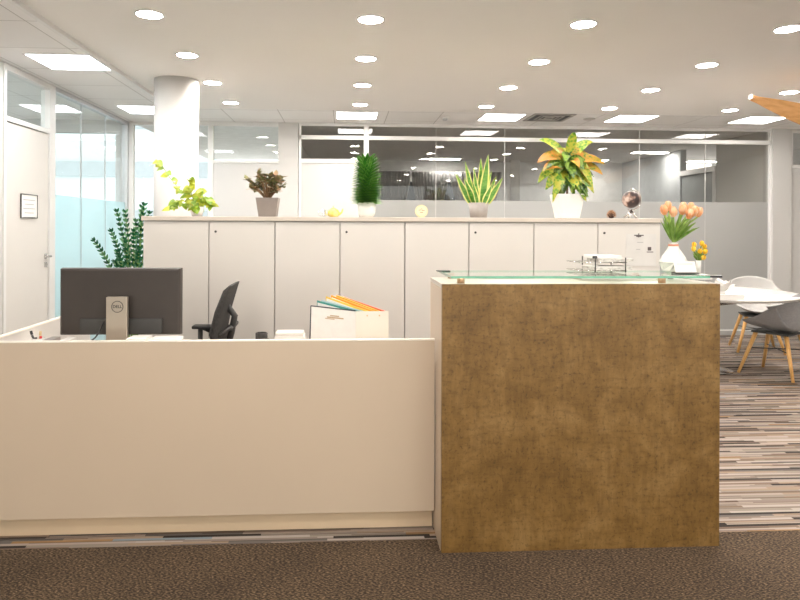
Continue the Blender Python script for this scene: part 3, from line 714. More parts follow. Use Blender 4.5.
# ------------------------------------------------------------------ monitor
YM = 3.15
x0, x1 = X(61, YM), X(182, YM); c = (x0+x1)/2; zt, zb_ = Z(120, 268, YM), Z(120, 335, YM)
mn = thing('computer_monitor', 'black computer monitor on a silver stand seen from behind', 'monitor', (c, YM, ZD+.001)); hh = zt-ZD
m = MB(); R = []
for (y, e) in ((-.018, .012), (-.012, .003), (.014, 0), (.02, .0)):
    R.append([Vector((a*((x1-x0)/2-e), y, ((zt-ZD-e) if b else (zb_-ZD+e)))) for a, b in ((-1, 0), (1, 0), (1, 1), (-1, 1))])
m.rings(R, True, smooth=False); bz = m.build('housing', mat('monitor_shell', (.042, .033, .028), .5, .08, 8), mn, .003)
B(-(x1-x0)/2+.008, (x1-x0)/2-.008, .0202, .0215, zb_-ZD+.012, zt-ZD-.008).build('screen', mat('dark_screen', (.01, .01, .012), .1), mn)
xp0, xp1 = X(81, YM-.02)-c, X(163, YM-.02)-c
B(xp0, xp1, -.034, -.0185, Z(90, 334, YM-.03)-ZD, Z(90, 319, YM-.03)-ZD).build('port_cover', DARK, mn, .004)
YS = YM-.075; a, b = X(107, YS)-c, X(128, YS)-c; zs_t = Z(117, 297, YS)-ZD
m = MB(); m.box(a, b, -.085, -.06, .008, zs_t); m.box(a+.01, b-.01, -.06, -.035, zs_t-.10, zs_t-.01)
m.build('stand_column', SILVER, mn, .003)
B(a-.07, b+.07, -.11, .09, 0, .007).build('stand_base', SILVER, mn, .002)
lc = at(117.3, 307, YM-.086)
m = MB(); R = []
for k in range(40):
    a_ = 2*PI*k/40; R.append([Vector(((r_)*math.cos(a_), y_, (r_)*math.sin(a_))) for r_, y_ in ((.0245, 0), (.0275, 0), (.0275, -.001), (.0245, -.001))])
R.append(R[0]); m.rings(R, False); rg = m.build('logo_ring', DARK, mn); rg.location = (lc.x-c, -.0855, lc.z-ZD)
cu = bpy.data.curves.new('logo_text', 'FONT'); cu.body = 'DELL'; cu.size = .019; cu.align_x = 'CENTER'; cu.align_y = 'CENTER'; cu.extrude = .0004; cu.offset = .0004
to = bpy.data.objects.new('tmp', cu); COL.objects.link(to); bpy.context.view_layer.update()
me = bpy.data.meshes.new_from_object(to.evaluated_get(bpy.context.evaluated_depsgraph_get())); bpy.data.objects.remove(to)
me.materials.clear(); me.materials.append(DARK); lt = bpy.data.objects.new('logo_lettering', me); COL.objects.link(lt); lt.parent = mn; lt.location = (lc.x-c, -.0858, lc.z-ZD); lt.rotation_euler = (PI/2, 0, 0)
m = MB(); q = lambda u, v, y: at(u, v, y) - Vector((c, YM, ZD))
m.tube([q(104, 322, YM-.03), q(102, 326, YM-.06), q(99, 333, YM-.08), q(95, 338, YM-.1), q(90, 342, YM-.12)], .004, 8); m.build('cable', BLACK, mn)

# desk clutter
def desk_at(u, Y): return (X(u, Y), Y, ZD+.001)
ph = thing('pen_pot', 'small white pen pot on the desk left of the monitor', 'pen pot', desk_at(39, 3.02))
m = MB(); m.lathe([(.026, 0), (.028, .095), (.025, .095), (.023, .01)], n=20); m.build('cup', CERW, ph)
zz = [(-.034, .0, .128, BLACK, 'black pen slanting left out of the pen pot'), (.004, .01, .125, mat('cream_pencil', (.80, .62, .36), .5), 'cream pencil standing in the pen pot'), (.016, -.012, .105, mat('red_pen', (.70, .04, .05), .4), 'red pen leaning right in the pen pot'), (-.006, -.014, .10, DARK, 'dark short pen standing in the pen pot')]
for dx, dy, h, mm, lab in zz:
    t = thing('pen', lab, 'pen', desk_at(39, 3.02), 0, 'pens in the pen pot')
    m = MB(); m.tube([(-dx*.3, dy*.3, .012), (dx*.85, dy*.9, h*.85)], .0052, 8); m.build('barrel', mm, t)
    m = MB(); m.tube([(dx*.86, dy*.91, h*.86), (dx, dy, h)], .006, 8); m.build('cap', mm, t)
def stack(lab, u0, u1, Y, zt_, n, mm, name='paper_stack'):
    a, b = X(u0, Y), X(u1, Y); t = thing(name, lab, 'papers', ((a+b)/2, Y, ZD+.001)); h = (zt_-ZD-.001)/n
    for k in range(n): B(-(b-a)/2+(k % 2)*.004, (b-a)/2-(k % 3)*.004, -.05, .05+(k % 2)*.004, k*h, (k+1)*h-.0006).build('bundle', mm[k % len(mm)], t)
stack('low grey paper stack beside the pen pot left of the monitor', 48, 58, 3.05, .825, 3, [mat('grey_card', (.38, .35, .33), .7), PAPER])
stack('yellowish paper pad under the left corner of the monitor', 62, 72, 2.98, .832, 4, [mat('yellow_pad', (.85, .62, .24), .7), PAPER])
stack('white paper stack under the right side of the monitor', 129, 151, 2.99, .838, 6, [PAPER])
stack('wide white paper stack between the monitor stand and the office chair', 153, 181, 3.0, .834, 7, [PAPER, WHITE])
stack('low white paper pile left of the file box on the desk', 276, 306, 3.16, .832, 6, [PAPER, WHITE])
cp = thing('coffee_mug', 'small dark mug between the office chair and the file box', 'mug', desk_at(262, 3.1))
m = MB(); m.lathe([(.026, 0), (.029, .015), (.029, .098), (.026, .101), (.025, .098), (.025, .01)], n=24); m.build('cup', MESHB, cp)
m = MB(); m.tube([(.028, 0, .07), (.047, 0, .065), (.047, 0, .035), (.028, 0, .03)], .004, 8); m.build('handle', MESHB, cp)

# file box with folders: long axis runs to the back left
fx0, fx1 = X(356, 2.97), X(389, 2.97); fw = fx1-fx0
ang = math.atan2(.15, -.215)
def fold_frame(k):   # base point on the front edge
    return Vector((fx0 + fw*k, 2.97, 0))
zfr_ = Z(372, 311.3, 2.97)
dirv = Vector((-.215, .16, 0)); dl_ = dirv.length; dn = dirv.normalized()
t = thing('file_box', 'white open file box holding coloured folders on the desk', 'file box', (fx0, 2.97, ZD+.001)); hB = zfr_-ZD-.001
def wall_poly(p0, p1, th, h0, h1, mm, name, parent, z0=0):
    d = (p1-p0).normalized(); n_ = Vector((-d.y, d.x, 0))*th
    m = MB(); v = [m.bm.verts.new(Vector((p.x, p.y, z))) for (p, z) in ((p0, z0), (p1, z0), (p1, h1), (p0, h0))] + [m.bm.verts.new(Vector((p.x, p.y, z))+n_) for (p, z) in ((p0, z0), (p1, z0), (p1, h1), (p0, h0))]
    for q in ((0, 1, 2, 3), (7, 6, 5, 4), (0, 4, 5, 1), (1, 5, 6, 2), (2, 6, 7, 3), (3, 7, 4, 0)): m.bm.faces.new([v[i] for i in q])
    return m.build(name, mm, parent)
O = Vector((0, 0, 0)); A_ = O; B_ = Vector((fw, 0, 0)); C_ = A_+dirv; D_ = B_+dirv
IV = mat('ivory_card', (.80, .75, .66), .6, .02)
wall_poly(A_, B_, .003, hB, hB, IV, 'front_wall', t); wall_poly(B_+Vector((0, .004, 0)), D_-dn*.004, .003, hB, hB*.9, IV, 'side_wall', t)
m = MB(); m.prism([(A_.x, A_.y+.004), (B_.x-.004, B_.y+.004), (D_.x, D_.y), (C_.x, C_.y)], .0005, .003, 'z'); m.build('bottom', IV, t)
m = MB()
for k in (.35, .72): m.tube([(fw*k, -.001, hB-.02), (fw*k, .002, hB-.02)], .004, 10)
m.build('rivet', mat('brass_rivet', (.72, .52, .30), .4, metal=.5), t)
cols = [('black-edged white folder at the front of the file box', (.03, .03, .05), .0, .001), ('teal green folder second in the file box', (.05, .30, .26), .10, .030), ('pale blue folder third in the file box', (.45, .62, .66), .24, .032), ('yellow folder fourth in the file box', (.85, .58, .10), .38, .050), ('orange folder fifth in the file box', (.90, .33, .03), .54, .055), ('bright orange thick folder sixth in the file box', (.93, .40, .05), .70, .056), ('red folder rearmost in the file box', (.62, .10, .04), .86, .050)]
for i, (lab, c_, k, rise) in enumerate(cols):
    mm = mat('folder_colour_%d' % i, c_, .45, .03); f = thing('file_folder', lab, 'folder', (fx0, 2.97, ZD+.004), 0, 'folders in the file box')
    p0 = Vector((fw*k+.001, .006, 0)) + (dn*.0); p1 = p0 + dirv*.985 - dn*.012
    if i == 0:
        p0 = Vector((.0, .004, 0)); p1 = p0+dirv
        wall_poly(p0, p1, -.002, hB-.003, hB+rise, PAPER, 'cover', f, .0)
        e0 = p0; 
        m = MB(); m.tube([p0+Vector((0, 0, hB-.001)), p1+Vector((0, 0, hB+rise+.002))], .0028, 6); m.tube([p1+Vector((0, 0, hB+rise+.002)), p1+Vector((-.006, 0, 0.002))], .0028, 6); m.build('binding_edge', mm, f)
        m = MB(); n_ = Vector((-dn.y, dn.x, 0))*.0035
        for a1, b1, c1, d1 in ((.25, .62, .040, .046), (.35, .55, .032, .037), (.45, .66, .048, .052)):
            vv = [m.bm.verts.new(p0+dirv*q_ + n_ + Vector((0, 0, hB-z_))) for q_, z_ in ((a1, c1), (b1, c1), (b1, d1), (a1, d1))]; m.bm.faces.new(vv)
        m.build('emblem', mat('tan_print', (.55, .40, .25), .6), f)
    else:
        wall_poly(p0, p1, -.004 if i < 4 else -.010, hB-.003, hB+rise, mm, 'cover', f, .0)
        q0 = p0+Vector((dn.y, -dn.x, 0))*(-.0045 if 0 else .0)
        wall_poly(p0+dn*.01+Vector((0, 0, 0))+Vector((-dn.y, dn.x, 0))*.001, p1-dn*.008+Vector((-dn.y, dn.x, 0))*.001, .004, hB-.012, hB+rise-.010, PAPER, 'sheets', f, .0)

# ------------------------------------------------------------------ office chair (side on, facing left)
YO = 3.95; xo = X(224, YO)
oc = thing('office_chair', 'black swivel office chair seen from the side behind the desk', 'office chair', (xo, YO, 0))
def pz(u, v, Y=YO): q = at(u, v, Y); return (q.x-xo, q.z)
pts = [pz(222, 345), pz(219, 330), pz(224, 308), pz(231, 288), pz(234.5, 283.5)]
R = []
for (x_, z_), wy, th in zip(pts, (.20, .215, .215, .20, .17), (.022, .030, .026, .020, .010)):
    R.append([Vector((x_+th*math.cos(a), wy*math.copysign(abs(math.sin(a))**.35, math.sin(a)) , z_+.0)) for a in [2*PI*k/20 for k in range(20)]])
m = MB(); m.rings(R, True); m.build('backrest', MESHB, oc, .004)
m = MB(); m.tube([(pts[0][0]+.03, 0, .60), (pts[1][0]+.075, 0, .70), (pts[2][0]+.065, 0, .80), (pts[2][0]+.02, 0, .86)], .02, 10); m.tube([(pts[0][0]+.03, 0, .60), (.02, 0, .45)], .022, 10)
for sy in (-.16, .16): m.tube([(pts[1][0]+.02, sy, .70), (pts[1][0]+.09, sy*.6, .745), (pts[1][0]+.075, 0, .72)], .013, 8)
m.build('back_support', DARK, oc)
m = MB(); m.box(-.48, -.02, -.23, .23, .43, .50); m.build('seat', MESHB, oc, .03)
for sy in (-1, 1):
    m = MB(); m.tube([(-.2, sy*.20, .42), (-.2, sy*.27, .44), (-.2, sy*.275, .70)], .016, 8); ar = m.build('armrest_post', DARK, oc)
    xa0, xa1 = pz(182, 333)[0], pz(210, 333)[0]; zz = pz(200, 332)[1]
    m = MB(); m.box(xa0-.0, xa1, sy*.275-.04, sy*.275+.04, zz-.022, zz); m.prism([(xa0+.05, zz-.022), (xa1-.03, zz-.022), (xa0+.12, zz-.055)], sy*.275-.02, sy*.275+.02); m.build('armrest', BLACK, oc, .008)
m = MB(); m.lathe([(.028, .12), (.028, .40), (.06, .42)], (-.24, 0, 0), 20); m.build('gas_column', DARK, oc)
for k in range(5):
    a = 2*PI*k/5+.3; e = Vector((-.24+.29*math.cos(a), .29*math.sin(a), .065))
    m = MB(); m.tube([(-.24, 0, .115), e], [.026, .016], 8); lg = m.build('base_leg', DARK, oc)
    m = MB(); m.tube([e+Vector((-.022*math.sin(a), .022*math.cos(a), -.035)), e+Vector((.022*math.sin(a), -.022*math.cos(a), -.035))], .028, 14); m.build('caster', BLACK, lg)

# ------------------------------------------------------------------ plants on the cabinets
ZK = zt1+.0005
def plant(lab, u, Y=YK+.2, name='potted_plant', cat='potted plant'): return thing(name, lab, cat, (X(u, Y), Y, ZK), 0, 'potted plants along the cabinet top')
YP = YK+.2; sp = YP/F_PX
def sq_pot(w0, w1, h, mm, t, th=.008, rz=0):
    m = MB(); R = []
    for w, z in ((w0, 0), (w1, h), (w1-th, h), (w1-th-.004, h-.02), (.02, h-.02)):
        R.append([Matrix.Rotation(rz, 3, 'Z') @ Vector((a*w, b*w, z)) for a, b in ((-1, -1), (1, -1), (1, 1), (-1, 1))])
    m.rings(R[:4], False, smooth=False); v = m.bm.verts; 
    m.box(-w0*.98, w0*.98, -w0*.98, w0*.98, 0.0005, .004, M=Matrix.Rotation(rz, 4, 'Z')); m.build('pot', mm, t)
    B(-(w1-th-.003), w1-th-.003, -(w1-th-.003), w1-th-.003, h-.03, h-.018, M=Matrix.Rotation(rz, 4, 'Z')).build('soil', SOIL, t)
def rd_pot(prof, mm, t, soilr, soilz):
    m = MB(); m.lathe(prof, n=32); m.build('pot', mm, t); m = MB(); m.lathe([(soilr, soilz-.01), (soilr, soilz)], n=24); m.build('soil', SOIL, t)
# 1 trailing yellow green plant
YGRN = mat('yellow_green_leaf', (.27, .36, .015), .45, .2, 25, c2=(.50, .52, .03)); YGRN2 = mat('fresh_green_leaf', (.13, .26, .015), .45, .2, 25, c2=(.30, .44, .03))
t = plant('trailing plant with round yellow-green leaves in a white pot before the column', 197)
rd_pot([(.035, 0), (.045, .04), (.048, .07), (.044, .07), (.04, .03)], CERW, t, .041, .062)
m = MB(); st = MB(); x_ = lambda u: X(u, YP)-X(197, YP); z_ = lambda v: Z(190, v, YP)-ZK
vines = [[(197, 208), (188, 198), (178, 188), (170, 178), (163, 167), (157, 160)], [(197, 208), (193, 196), (190, 185), (189, 178)], [(197, 208), (203, 199), (209, 199), (212, 206)], [(197, 208), (186, 203), (177, 201), (171, 210)], [(197, 208), (196, 196), (201, 190), (206, 192)]]
for vi, vn in enumerate(vines):
    P3 = [Vector((x_(u), (-.05+.02*k)*(1 if vi % 2 else -.4), z_(v))) for k, (u, v) in enumerate(vn)]
    st.tube(P3, .0025, 6)
    for a_, b_ in zip(P3, P3[1:]):
        nl = 3 if vi == 0 else 6
        for k in range(nl):
            p = a_.lerp(b_, (k+.5)/nl); an = random.uniform(0, 2*PI)
            d = Vector((math.cos(an)*.8, -abs(math.sin(an))*.5, random.uniform(-.5, .25)))
            m.leaf(p, d, random.uniform(.045, .06) if vi == 0 else random.uniform(.05, .075), random.uniform(.036, .055), droop=.9, fold=.12, mi=random.choice((0, 0, 1)), shape=.45, up=(random.uniform(-.3, .3), -.8, .6))
m.build('foliage', [YGRN, YGRN2], t, fix=False); st.build('vine_stem', STEM, t)
# 2 jade plant
JADE = mat('jade_leaf', (.13, .16, .05), .45, .2, 30, c2=(.30, .26, .12)); JADE2 = mat('jade_leaf_pink', (.42, .24, .14), .5, .2, 30, c2=(.40, .34, .17))
t = plant('small jade plant with reddish green leaves in a taupe square pot', 268)
sq_pot(.060, .078, .135, POTG, t)
m = MB(); st = MB()
for i in range(20):
    a = random.uniform(0, 2*PI); l = random.uniform(.05, .15); e = Vector((math.cos(a)*l*1.1-.015, math.sin(a)*l*.7, .15+random.uniform(.03, .16))); e0 = Vector((0, 0, .115)); mid = e0.lerp(e, .55)+Vector((0, 0, .02))
    st.tube([e0, mid, e], [.008, .006, .004], 7)
    for k in range(16):
        p = mid.lerp(e, random.uniform(.1, 1.08)); d = Vector((random.uniform(-1, 1), random.uniform(-1, 1), random.uniform(-.3, 1)))
        m.leaf(p, d, .048, .036, droop=.1, fold=.1, n=4, mi=random.choice((0, 0, 1)), shape=.45)
m.build('foliage', [JADE, JADE2], t, fix=False); st.build('branches', BARK, t)
# 3 dracaena compacta
DG = mat('deep_green_leaf', (.025, .16, .02), .35, .3, 20, c2=(.10, .34, .04)); DG2 = mat('bright_green_leaf', (.16, .40, .06), .4, .2, 20, c2=(.36, .55, .16))
t = plant('dense upright dark green leafy plant in a round white pot', 366.5)
rd_pot([(.050, 0), (.062, .03), (.066, .105), (.061, .105), (.058, .08)], CERW, t, .058, .095)
m = MB(); H0, H1 = .10, .385
for k in range(330):
    f = k/330; a = k*2.39996; z = H0+(H1-H0)*f; l = .112; el = .10+.75*f**2
    d = Vector((math.cos(a)*math.cos(el), math.sin(a)*math.cos(el), math.sin(el)))
    m.leaf(Vector((0, 0, z-.01)), d, l*random.uniform(.95, 1.15), .034, droop=.1, fold=.2, n=5, mi=0, mie=1 if k % 3 else 0, shape=.5)
m.build('foliage', [DG, DG2], t, fix=False); st = MB(); st.tube([(0, 0, .09), (0, 0, H1)], .009, 8); st.build('trunk', BARK, t)
# 4 snake plant
SG = mat('snake_leaf_green', (.05, .20, .02), .4, .3, 18, c2=(.18, .38, .06), stretch=(1, 1, 4)); SY = mat('snake_leaf_margin', (.66, .66, .16), .45, .1, 15, c2=(.78, .76, .34))
t = plant('snake plant with yellow-edged sword leaves in a grey round pot', 478.5)
rd_pot([(.060, 0), (.073, .11), (.068, .11), (.064, .085)], POTG2, t, .064, .10)
m = MB()
for u, v, w, y in ((455.5, 174, .034, 0), (463, 178, .034, -.02), (466, 160.5, .030, .03), (472, 168, .032, -.03), (481, 158, .040, .01), (487.5, 154.5, .044, -.01), (493, 170, .026, .03), (501.5, 178, .034, -.02), (490, 184, .03, -.05), (497, 176, .030, .02), (470, 182, .028, -.05), (476, 172, .028, .05)):
    tipv = Vector((X(u, YP)-X(478.5, YP), y*1.5, Z(u, v, YP)-ZK)); b0 = Vector((tipv.x*.28, y, .09)); d = tipv-b0
    d0 = (d.normalized()+Vector((-tipv.x*.6, 0, .05))).normalized()
    m.leaf(b0, d.normalized(), d.length*1.0, w*1.55, droop=0, fold=.22, n=8, mi=0, mie=1, shape=.42, up=(random.uniform(-.5, .5), -1, .15))
m.build('foliage', [SG, SY], t, fix=False)
# 5 croton
def croton_mat(name, a, b, c_):
    mm, N, L = nt(name); p = principled(N, L); tc = N.new('ShaderNodeTexCoord'); n = N.new('ShaderNodeTexVoronoi'); n.inputs['Scale'].default_value = 55; L.new(tc.outputs['Object'], n.inputs['Vector'])
    n2 = N.new('ShaderNodeTexNoise'); n2.inputs['Scale'].default_value = 16; L.new(tc.outputs['Object'], n2.inputs['Vector'])
    ad = N.new('ShaderNodeMath'); ad.operation = 'MULTIPLY_ADD'; ad.inputs[1].default_value = .5; L.new(n.outputs['Distance'], ad.inputs[0]); L.new(n2.outputs['Fac'], ad.inputs[2])
    r = N.new('ShaderNodeValToRGB'); r.color_ramp.elements.new(.5)
    for e, (pp, cc) in zip(r.color_ramp.elements, ((.5, a), (.66, b), (.82, c_))): e.position = pp; e.color = (*cc, 1)
    L.new(ad.outputs[0], r.inputs[0]); L.new(r.outputs[0], p.inputs['Base Color']); p.inputs['Roughness'].default_value = .4; return mm
CR1 = croton_mat('croton_leaf_dark', (.012, .04, .012), (.03, .10, .015), (.16, .26, .03)); CR2 = croton_mat('croton_leaf_orange', (.08, .14, .02), (.30, .25, .02), (.46, .20, .03)); CR3 = croton_mat('croton_leaf_lime', (.05, .16, .015), (.16, .32, .02), (.42, .40, .04)); CV = mat('croton_vein', (.62, .58, .10), .5, .1)
t = plant('large croton with green, yellow and orange leaves in a white square pot', 567)
sq_pot(.068, .098, .175, CERW, t, rz=0)
m = MB()
lv = []
for u, v, mi in ((537, 141, 2), (590, 143, 2), (572, 133.5, 2), (536, 163, 1), (538, 183, 3), (598, 166, 1), (586, 188, 3), (592, 158, 1), (548, 203, 3), (556, 192, 0), (578, 190, 0), (566, 193, 0), (545, 190, 3), (583, 176, 3), (554, 178, 0), (575, 180, 0), (560, 168, 0), (548, 155, 1), (582, 160, 1), (570, 160, 0), (562, 150, 2), (588, 194, 3), (552, 196, 0), (541, 172, 1), (596, 176, 1), (560, 200, 0)):
    yy = random.uniform(-.13, .02) if v > 150 else random.uniform(-.06, .06)
    lv.append((Vector((X(u, YP)-X(567, YP), yy, Z(u, v, YP)-ZK)), mi))
for tp, mi in lv:
    zb2 = .43 if tp.z > .34 else (.40 if tp.z > .22 else .30)
    b0 = Vector((tp.x*.08, tp.y*.1, zb2+random.uniform(-.03, .04))); d = tp-b0; L_ = d.length
    lift = .06+.25*max(0, b0.z-tp.z)
    m.bleaf(b0, b0*.45+tp*.55+Vector((0, 0, lift)), tp, (.085 if L_ > .12 else .06)*random.uniform(.85, 1.15), mi=mi, up=(random.uniform(-.3, .3), -1, .7))
for k in range(60):
    a = random.uniform(PI, 2*PI) if k % 3 else random.uniform(0, PI); f = random.random(); b0 = Vector((0, 0, .27+.17*f)); r = random.uniform(.11, .19)
    tp = Vector((math.cos(a)*r, math.sin(a)*r*.9, .13+.27*f+random.uniform(-.03, .05)))
    m.bleaf(b0, b0*.5+tp*.5+Vector((0, 0, .09)), tp, random.uniform(.06, .085), mi=random.choice((0, 0, 0, 1, 3, 2)), up=(random.uniform(-.4, .4), -1, .5))
m.build('foliage', [CR1, CR2, CR3, CR3], t, fix=False); st = MB(); st.tube([(0, 0, .15), (.004, 0, .3), (0, 0, .43)], .009, 8); st.build('trunk', BARK, t)

# teapot, glass, gold disc, pine cone, globe
tp = thing('yellow_teapot', 'small yellow ceramic teapot on the cabinet worktop', 'teapot', (X(333.5, YP), YP, ZK))
YEL = mat('yellow_glaze', (.80, .62, .08), .25, .1, 30, c2=(.90, .78, .30), coat=.4)
m = MB(); m.lathe([(.022, 0), (.040, .012), (.044, .035), (.032, .055), (.02, .060)], n=28); m.build('body', YEL, tp)
m = MB(); m.lathe([(.021, .061), (.014, .068), (.004, .070), (.007, .078), (.002, .084)], n=20); m.build('lid', YEL, tp)
m = MB(); m.tube([(.038, 0, .02), (.058, 0, .035), (.066, 0, .062)], [.010, .007, .006], 10); m.build('spout', YEL, tp)
m = MB(); m.tube([(-.036, 0, .045), (-.058, 0, .045), (-.058, 0, .018), (-.036, 0, .018)], .004, 8); m.build('handle', YEL, tp)
m = MB(); m.lathe([(.018, 0), (.022, .055), (.019, .055), (.016, .006)], n=24); 
gl = thing('glass_cup', 'tiny clear glass cup left of the yellow teapot', 'cup', (X(323.5, YP), YP-.02, ZK)); m.build('cup', GL_TOY, gl)
m = MB(); m.tube([(-.020, 0, .045), (-.034, 0, .04), (-.033, 0, .018), (-.019, 0, .014)], .0025, 8); m.build('handle', CHROME, gl)
gd = thing('gold_disc_ornament', 'round pale gold disc standing on the worktop left of the snake plant', 'ornament', (X(420.5, YP), YP-.05, ZK))
m = MB(); m.tube([(0, .008, .046), (0, -.008, .046)], .045, 36); m.build('disc', mat('pale_gold', (.80, .63, .32), .35, .08, 30, c2=(.90, .76, .48), metal=.2), gd)
m = MB(); m.tube([(0, -.0081, .046), (0, -.0105, .046)], .036, 36); dsc = m.build('face', mat('cream_gold_face', (.86, .74, .52), .5, .05), gd)
m = MB()
for x0_, x1_, z0_ in ((-.022, -.006, .052), (.0, .022, .050), (-.012, .012, .036), (-.006, .006, .060)): m.box(x0_, x1_, -.0114, -.0107, z0_, z0_+.0035)
m.build('emblem', mat('brown_print', (.25, .12, .04), .6), gd)
B(-.025, .025, -.018, .018, 0, .004).build('foot', mat('pale_gold', (.8, .63, .32)), gd)
pc = thing('pine_cone', 'brown pine cone on the worktop between the croton and the globe', 'pine cone', (X(608.5, YP), YP-.05, ZK))
m = MB(); m.sphere((0, 0, .027), .026, sc=(1.1, 1, 1)); m.build('core', mat('cone_dark', (.07, .04, .03), .8), pc)
m = MB()
for k in range(60):
    f = (k+.5)/60; a = k*2.39996; th = math.acos(1-2*f); d = Vector((math.sin(th)*math.cos(a), math.sin(th)*math.sin(a), math.cos(th)))
    if d.z < -.62: continue
    m.leaf(Vector((0, 0, .027))+d*.02, (d+Vector((0, 0, .2))), .019, .020, fold=.2, n=3, shape=.6)
m.build('scales', mat('cone_scale', (.42, .22, .11), .7, .2, 60, c2=(.62, .42, .28)), pc, fix=False)
gb = thing('desk_globe', 'small dark globe in a silver meridian ring on a branching foot', 'globe', (X(628, YP), YP-.05, ZK)); zc = Z(628, 199.5, YP-.05)-ZK; rG = .064
def globe_mat():
    mm, N, L = nt('globe_map'); p = principled(N, L); tc = N.new('ShaderNodeTexCoord'); n = N.new('ShaderNodeTexNoise'); n.inputs['Scale'].default_value = 14; n.inputs['Detail'].default_value = 5; L.new(tc.outputs['Object'], n.inputs['Vector'])
    r = N.new('ShaderNodeValToRGB'); r.color_ramp.elements.new(.5); r.color_ramp.interpolation = 'LINEAR'
    for e, (pp, cc) in zip(r.color_ramp.elements, ((.46, (.05, .035, .035)), (.52, (.22, .13, .10)), (.62, (.62, .50, .44)))): e.position = pp; e.color = (*cc, 1)
    L.new(n.outputs['Fac'], r.inputs[0]); L.new(r.outputs[0], p.inputs['Base Color']); p.inputs['Roughness'].default_value = .3; p.inputs['Metallic'].default_value = .3; return mm
m = MB(); m.sphere((0, 0, zc), rG, n=32); m.build('sphere', globe_mat(), gb)
pts = [Vector((math.sin(a)*.076, 0, zc-math.cos(a)*.076)) for a in [(-.35+PI*1.15*k/24) for k in range(25)]]
m = MB(); m.tube(pts, .0045, 8); m.build('meridian_ring', CHROME, gb)
m = MB(); m.tube([(0, 0, .055), (0, 0, zc-.074)], .006, 8)
for k in range(5):
    a = 2*PI*k/5+.3; m.tube([(0, 0, .06), (.022*math.cos(a), .022*math.sin(a), .032), (.050*math.cos(a), .050*math.sin(a), .005)], [.006, .0065, .005], 8)
m.build('branching_foot', CHROME, gb)

# ZZ plant on the floor behind the cabinets
YZ = 5.55; zx = X(150, YZ)
t = thing('zz_plant', 'tall dark green zz plant standing on the floor behind the left end of the cabinets', 'potted plant', (zx, YZ, 0))
t.location.x = zx-.12; zx -= .12
m = MB(); m.lathe([(.12, 0), (.15, .32), (.14, .32), (.135, .28)], n=28); m.build('pot', POTG2, t); m = MB(); m.lathe([(.13, .27), (.13, .29)], n=24); m.build('soil', SOIL, t)
ZZ = mat('zz_leaf_dark', (.012, .08, .035), .25, .3, 20, c2=(.03, .17, .07)); ZZ2 = mat('zz_leaf_light', (.08, .24, .09), .3, .2, 20, c2=(.16, .36, .16))
m = MB(); st = MB()
for (u, v, y) in ((97, 241, -.05), (112, 232, .0), (116, 212, .03), (127, 213, -.04), (140, 208, .05), (146, 206, -.05), (122, 252, -.1), (133, 222, .08), (128, 240, -.08), (148, 214, .03), (138, 232, -.1), (118, 262, -.05), (143, 250, -.1)):
    e = Vector((X(u, YZ)-zx, y, Z(u, v, YZ))); b0 = Vector((e.x*.1, y*.3, .28)); mid = b0.lerp(e, .55)+Vector((-e.x*.32+.0, 0, .12))
    P3 = []
    for k in range(23):
        q = k/22; P3.append(b0*(1-q)**2+mid*2*q*(1-q)+e*q*q)
    st.tube(P3, [.010-.007*k/22 for k in range(23)], 7)
    for k in range(6, 23):
        d = (P3[min(k+1, 22)]-P3[k-1]).normalized(); sd_ = d.cross(Vector((0, 1, .2))).normalized()
        for sg_ in (-1, 1):
            m.leaf(P3[k], sd_*sg_+d*1.3+Vector((0, random.uniform(-.5, .3), 0)), .064-.0010*k, .021, droop=.2, fold=.12, n=4, mi=random.choice((0, 0, 1)), shape=.5, up=(0, -1, .3))
        if k > 7: m.leaf(P3[k], Vector((random.uniform(-.3, .3), -1, .3))+d*.8, .05, .024, droop=.2, fold=.12, n=4, mi=random.choice((0, 0, 1)))
m.build('foliage', [ZZ, ZZ2], t, fix=False); st.build('stalks', STEM, t)

# ------------------------------------------------------------------ round table and chairs
tx, ty, tr = X(713.5, 5.85), 5.85, .725; zt_ = .745
tb = thing('round_table', 'white round meeting table right of the brown counter', 'table', (tx, ty, 0))
m = MB(); m.lathe([(tr-.03, zt_-.03), (tr-.003, zt_-.012), (tr, zt_-.006), (tr-.003, zt_), (.01, zt_)], n=96); m.build('tabletop', mat('white_table_laminate', (.85, .84, .81), .3, .01), tb)
m = MB(); m.lathe([(.035, .03), (.035, zt_-.05)], n=28); m.build('pedestal', CHROME, tb)
m = MB(); m.lathe([(.17, 0), (.17, .012), (.05, .035)], n=48); m.build('foot_plate', CHROME, tb)
for k in range(4):
    a = k*PI/2+.35; m = MB(); m.tube([(.03*math.cos(a), .03*math.sin(a), zt_-.12), (.42*math.cos(a), .42*math.sin(a), zt_-.042)], .012, 8); m.build('support_arm', CHROME, tb)

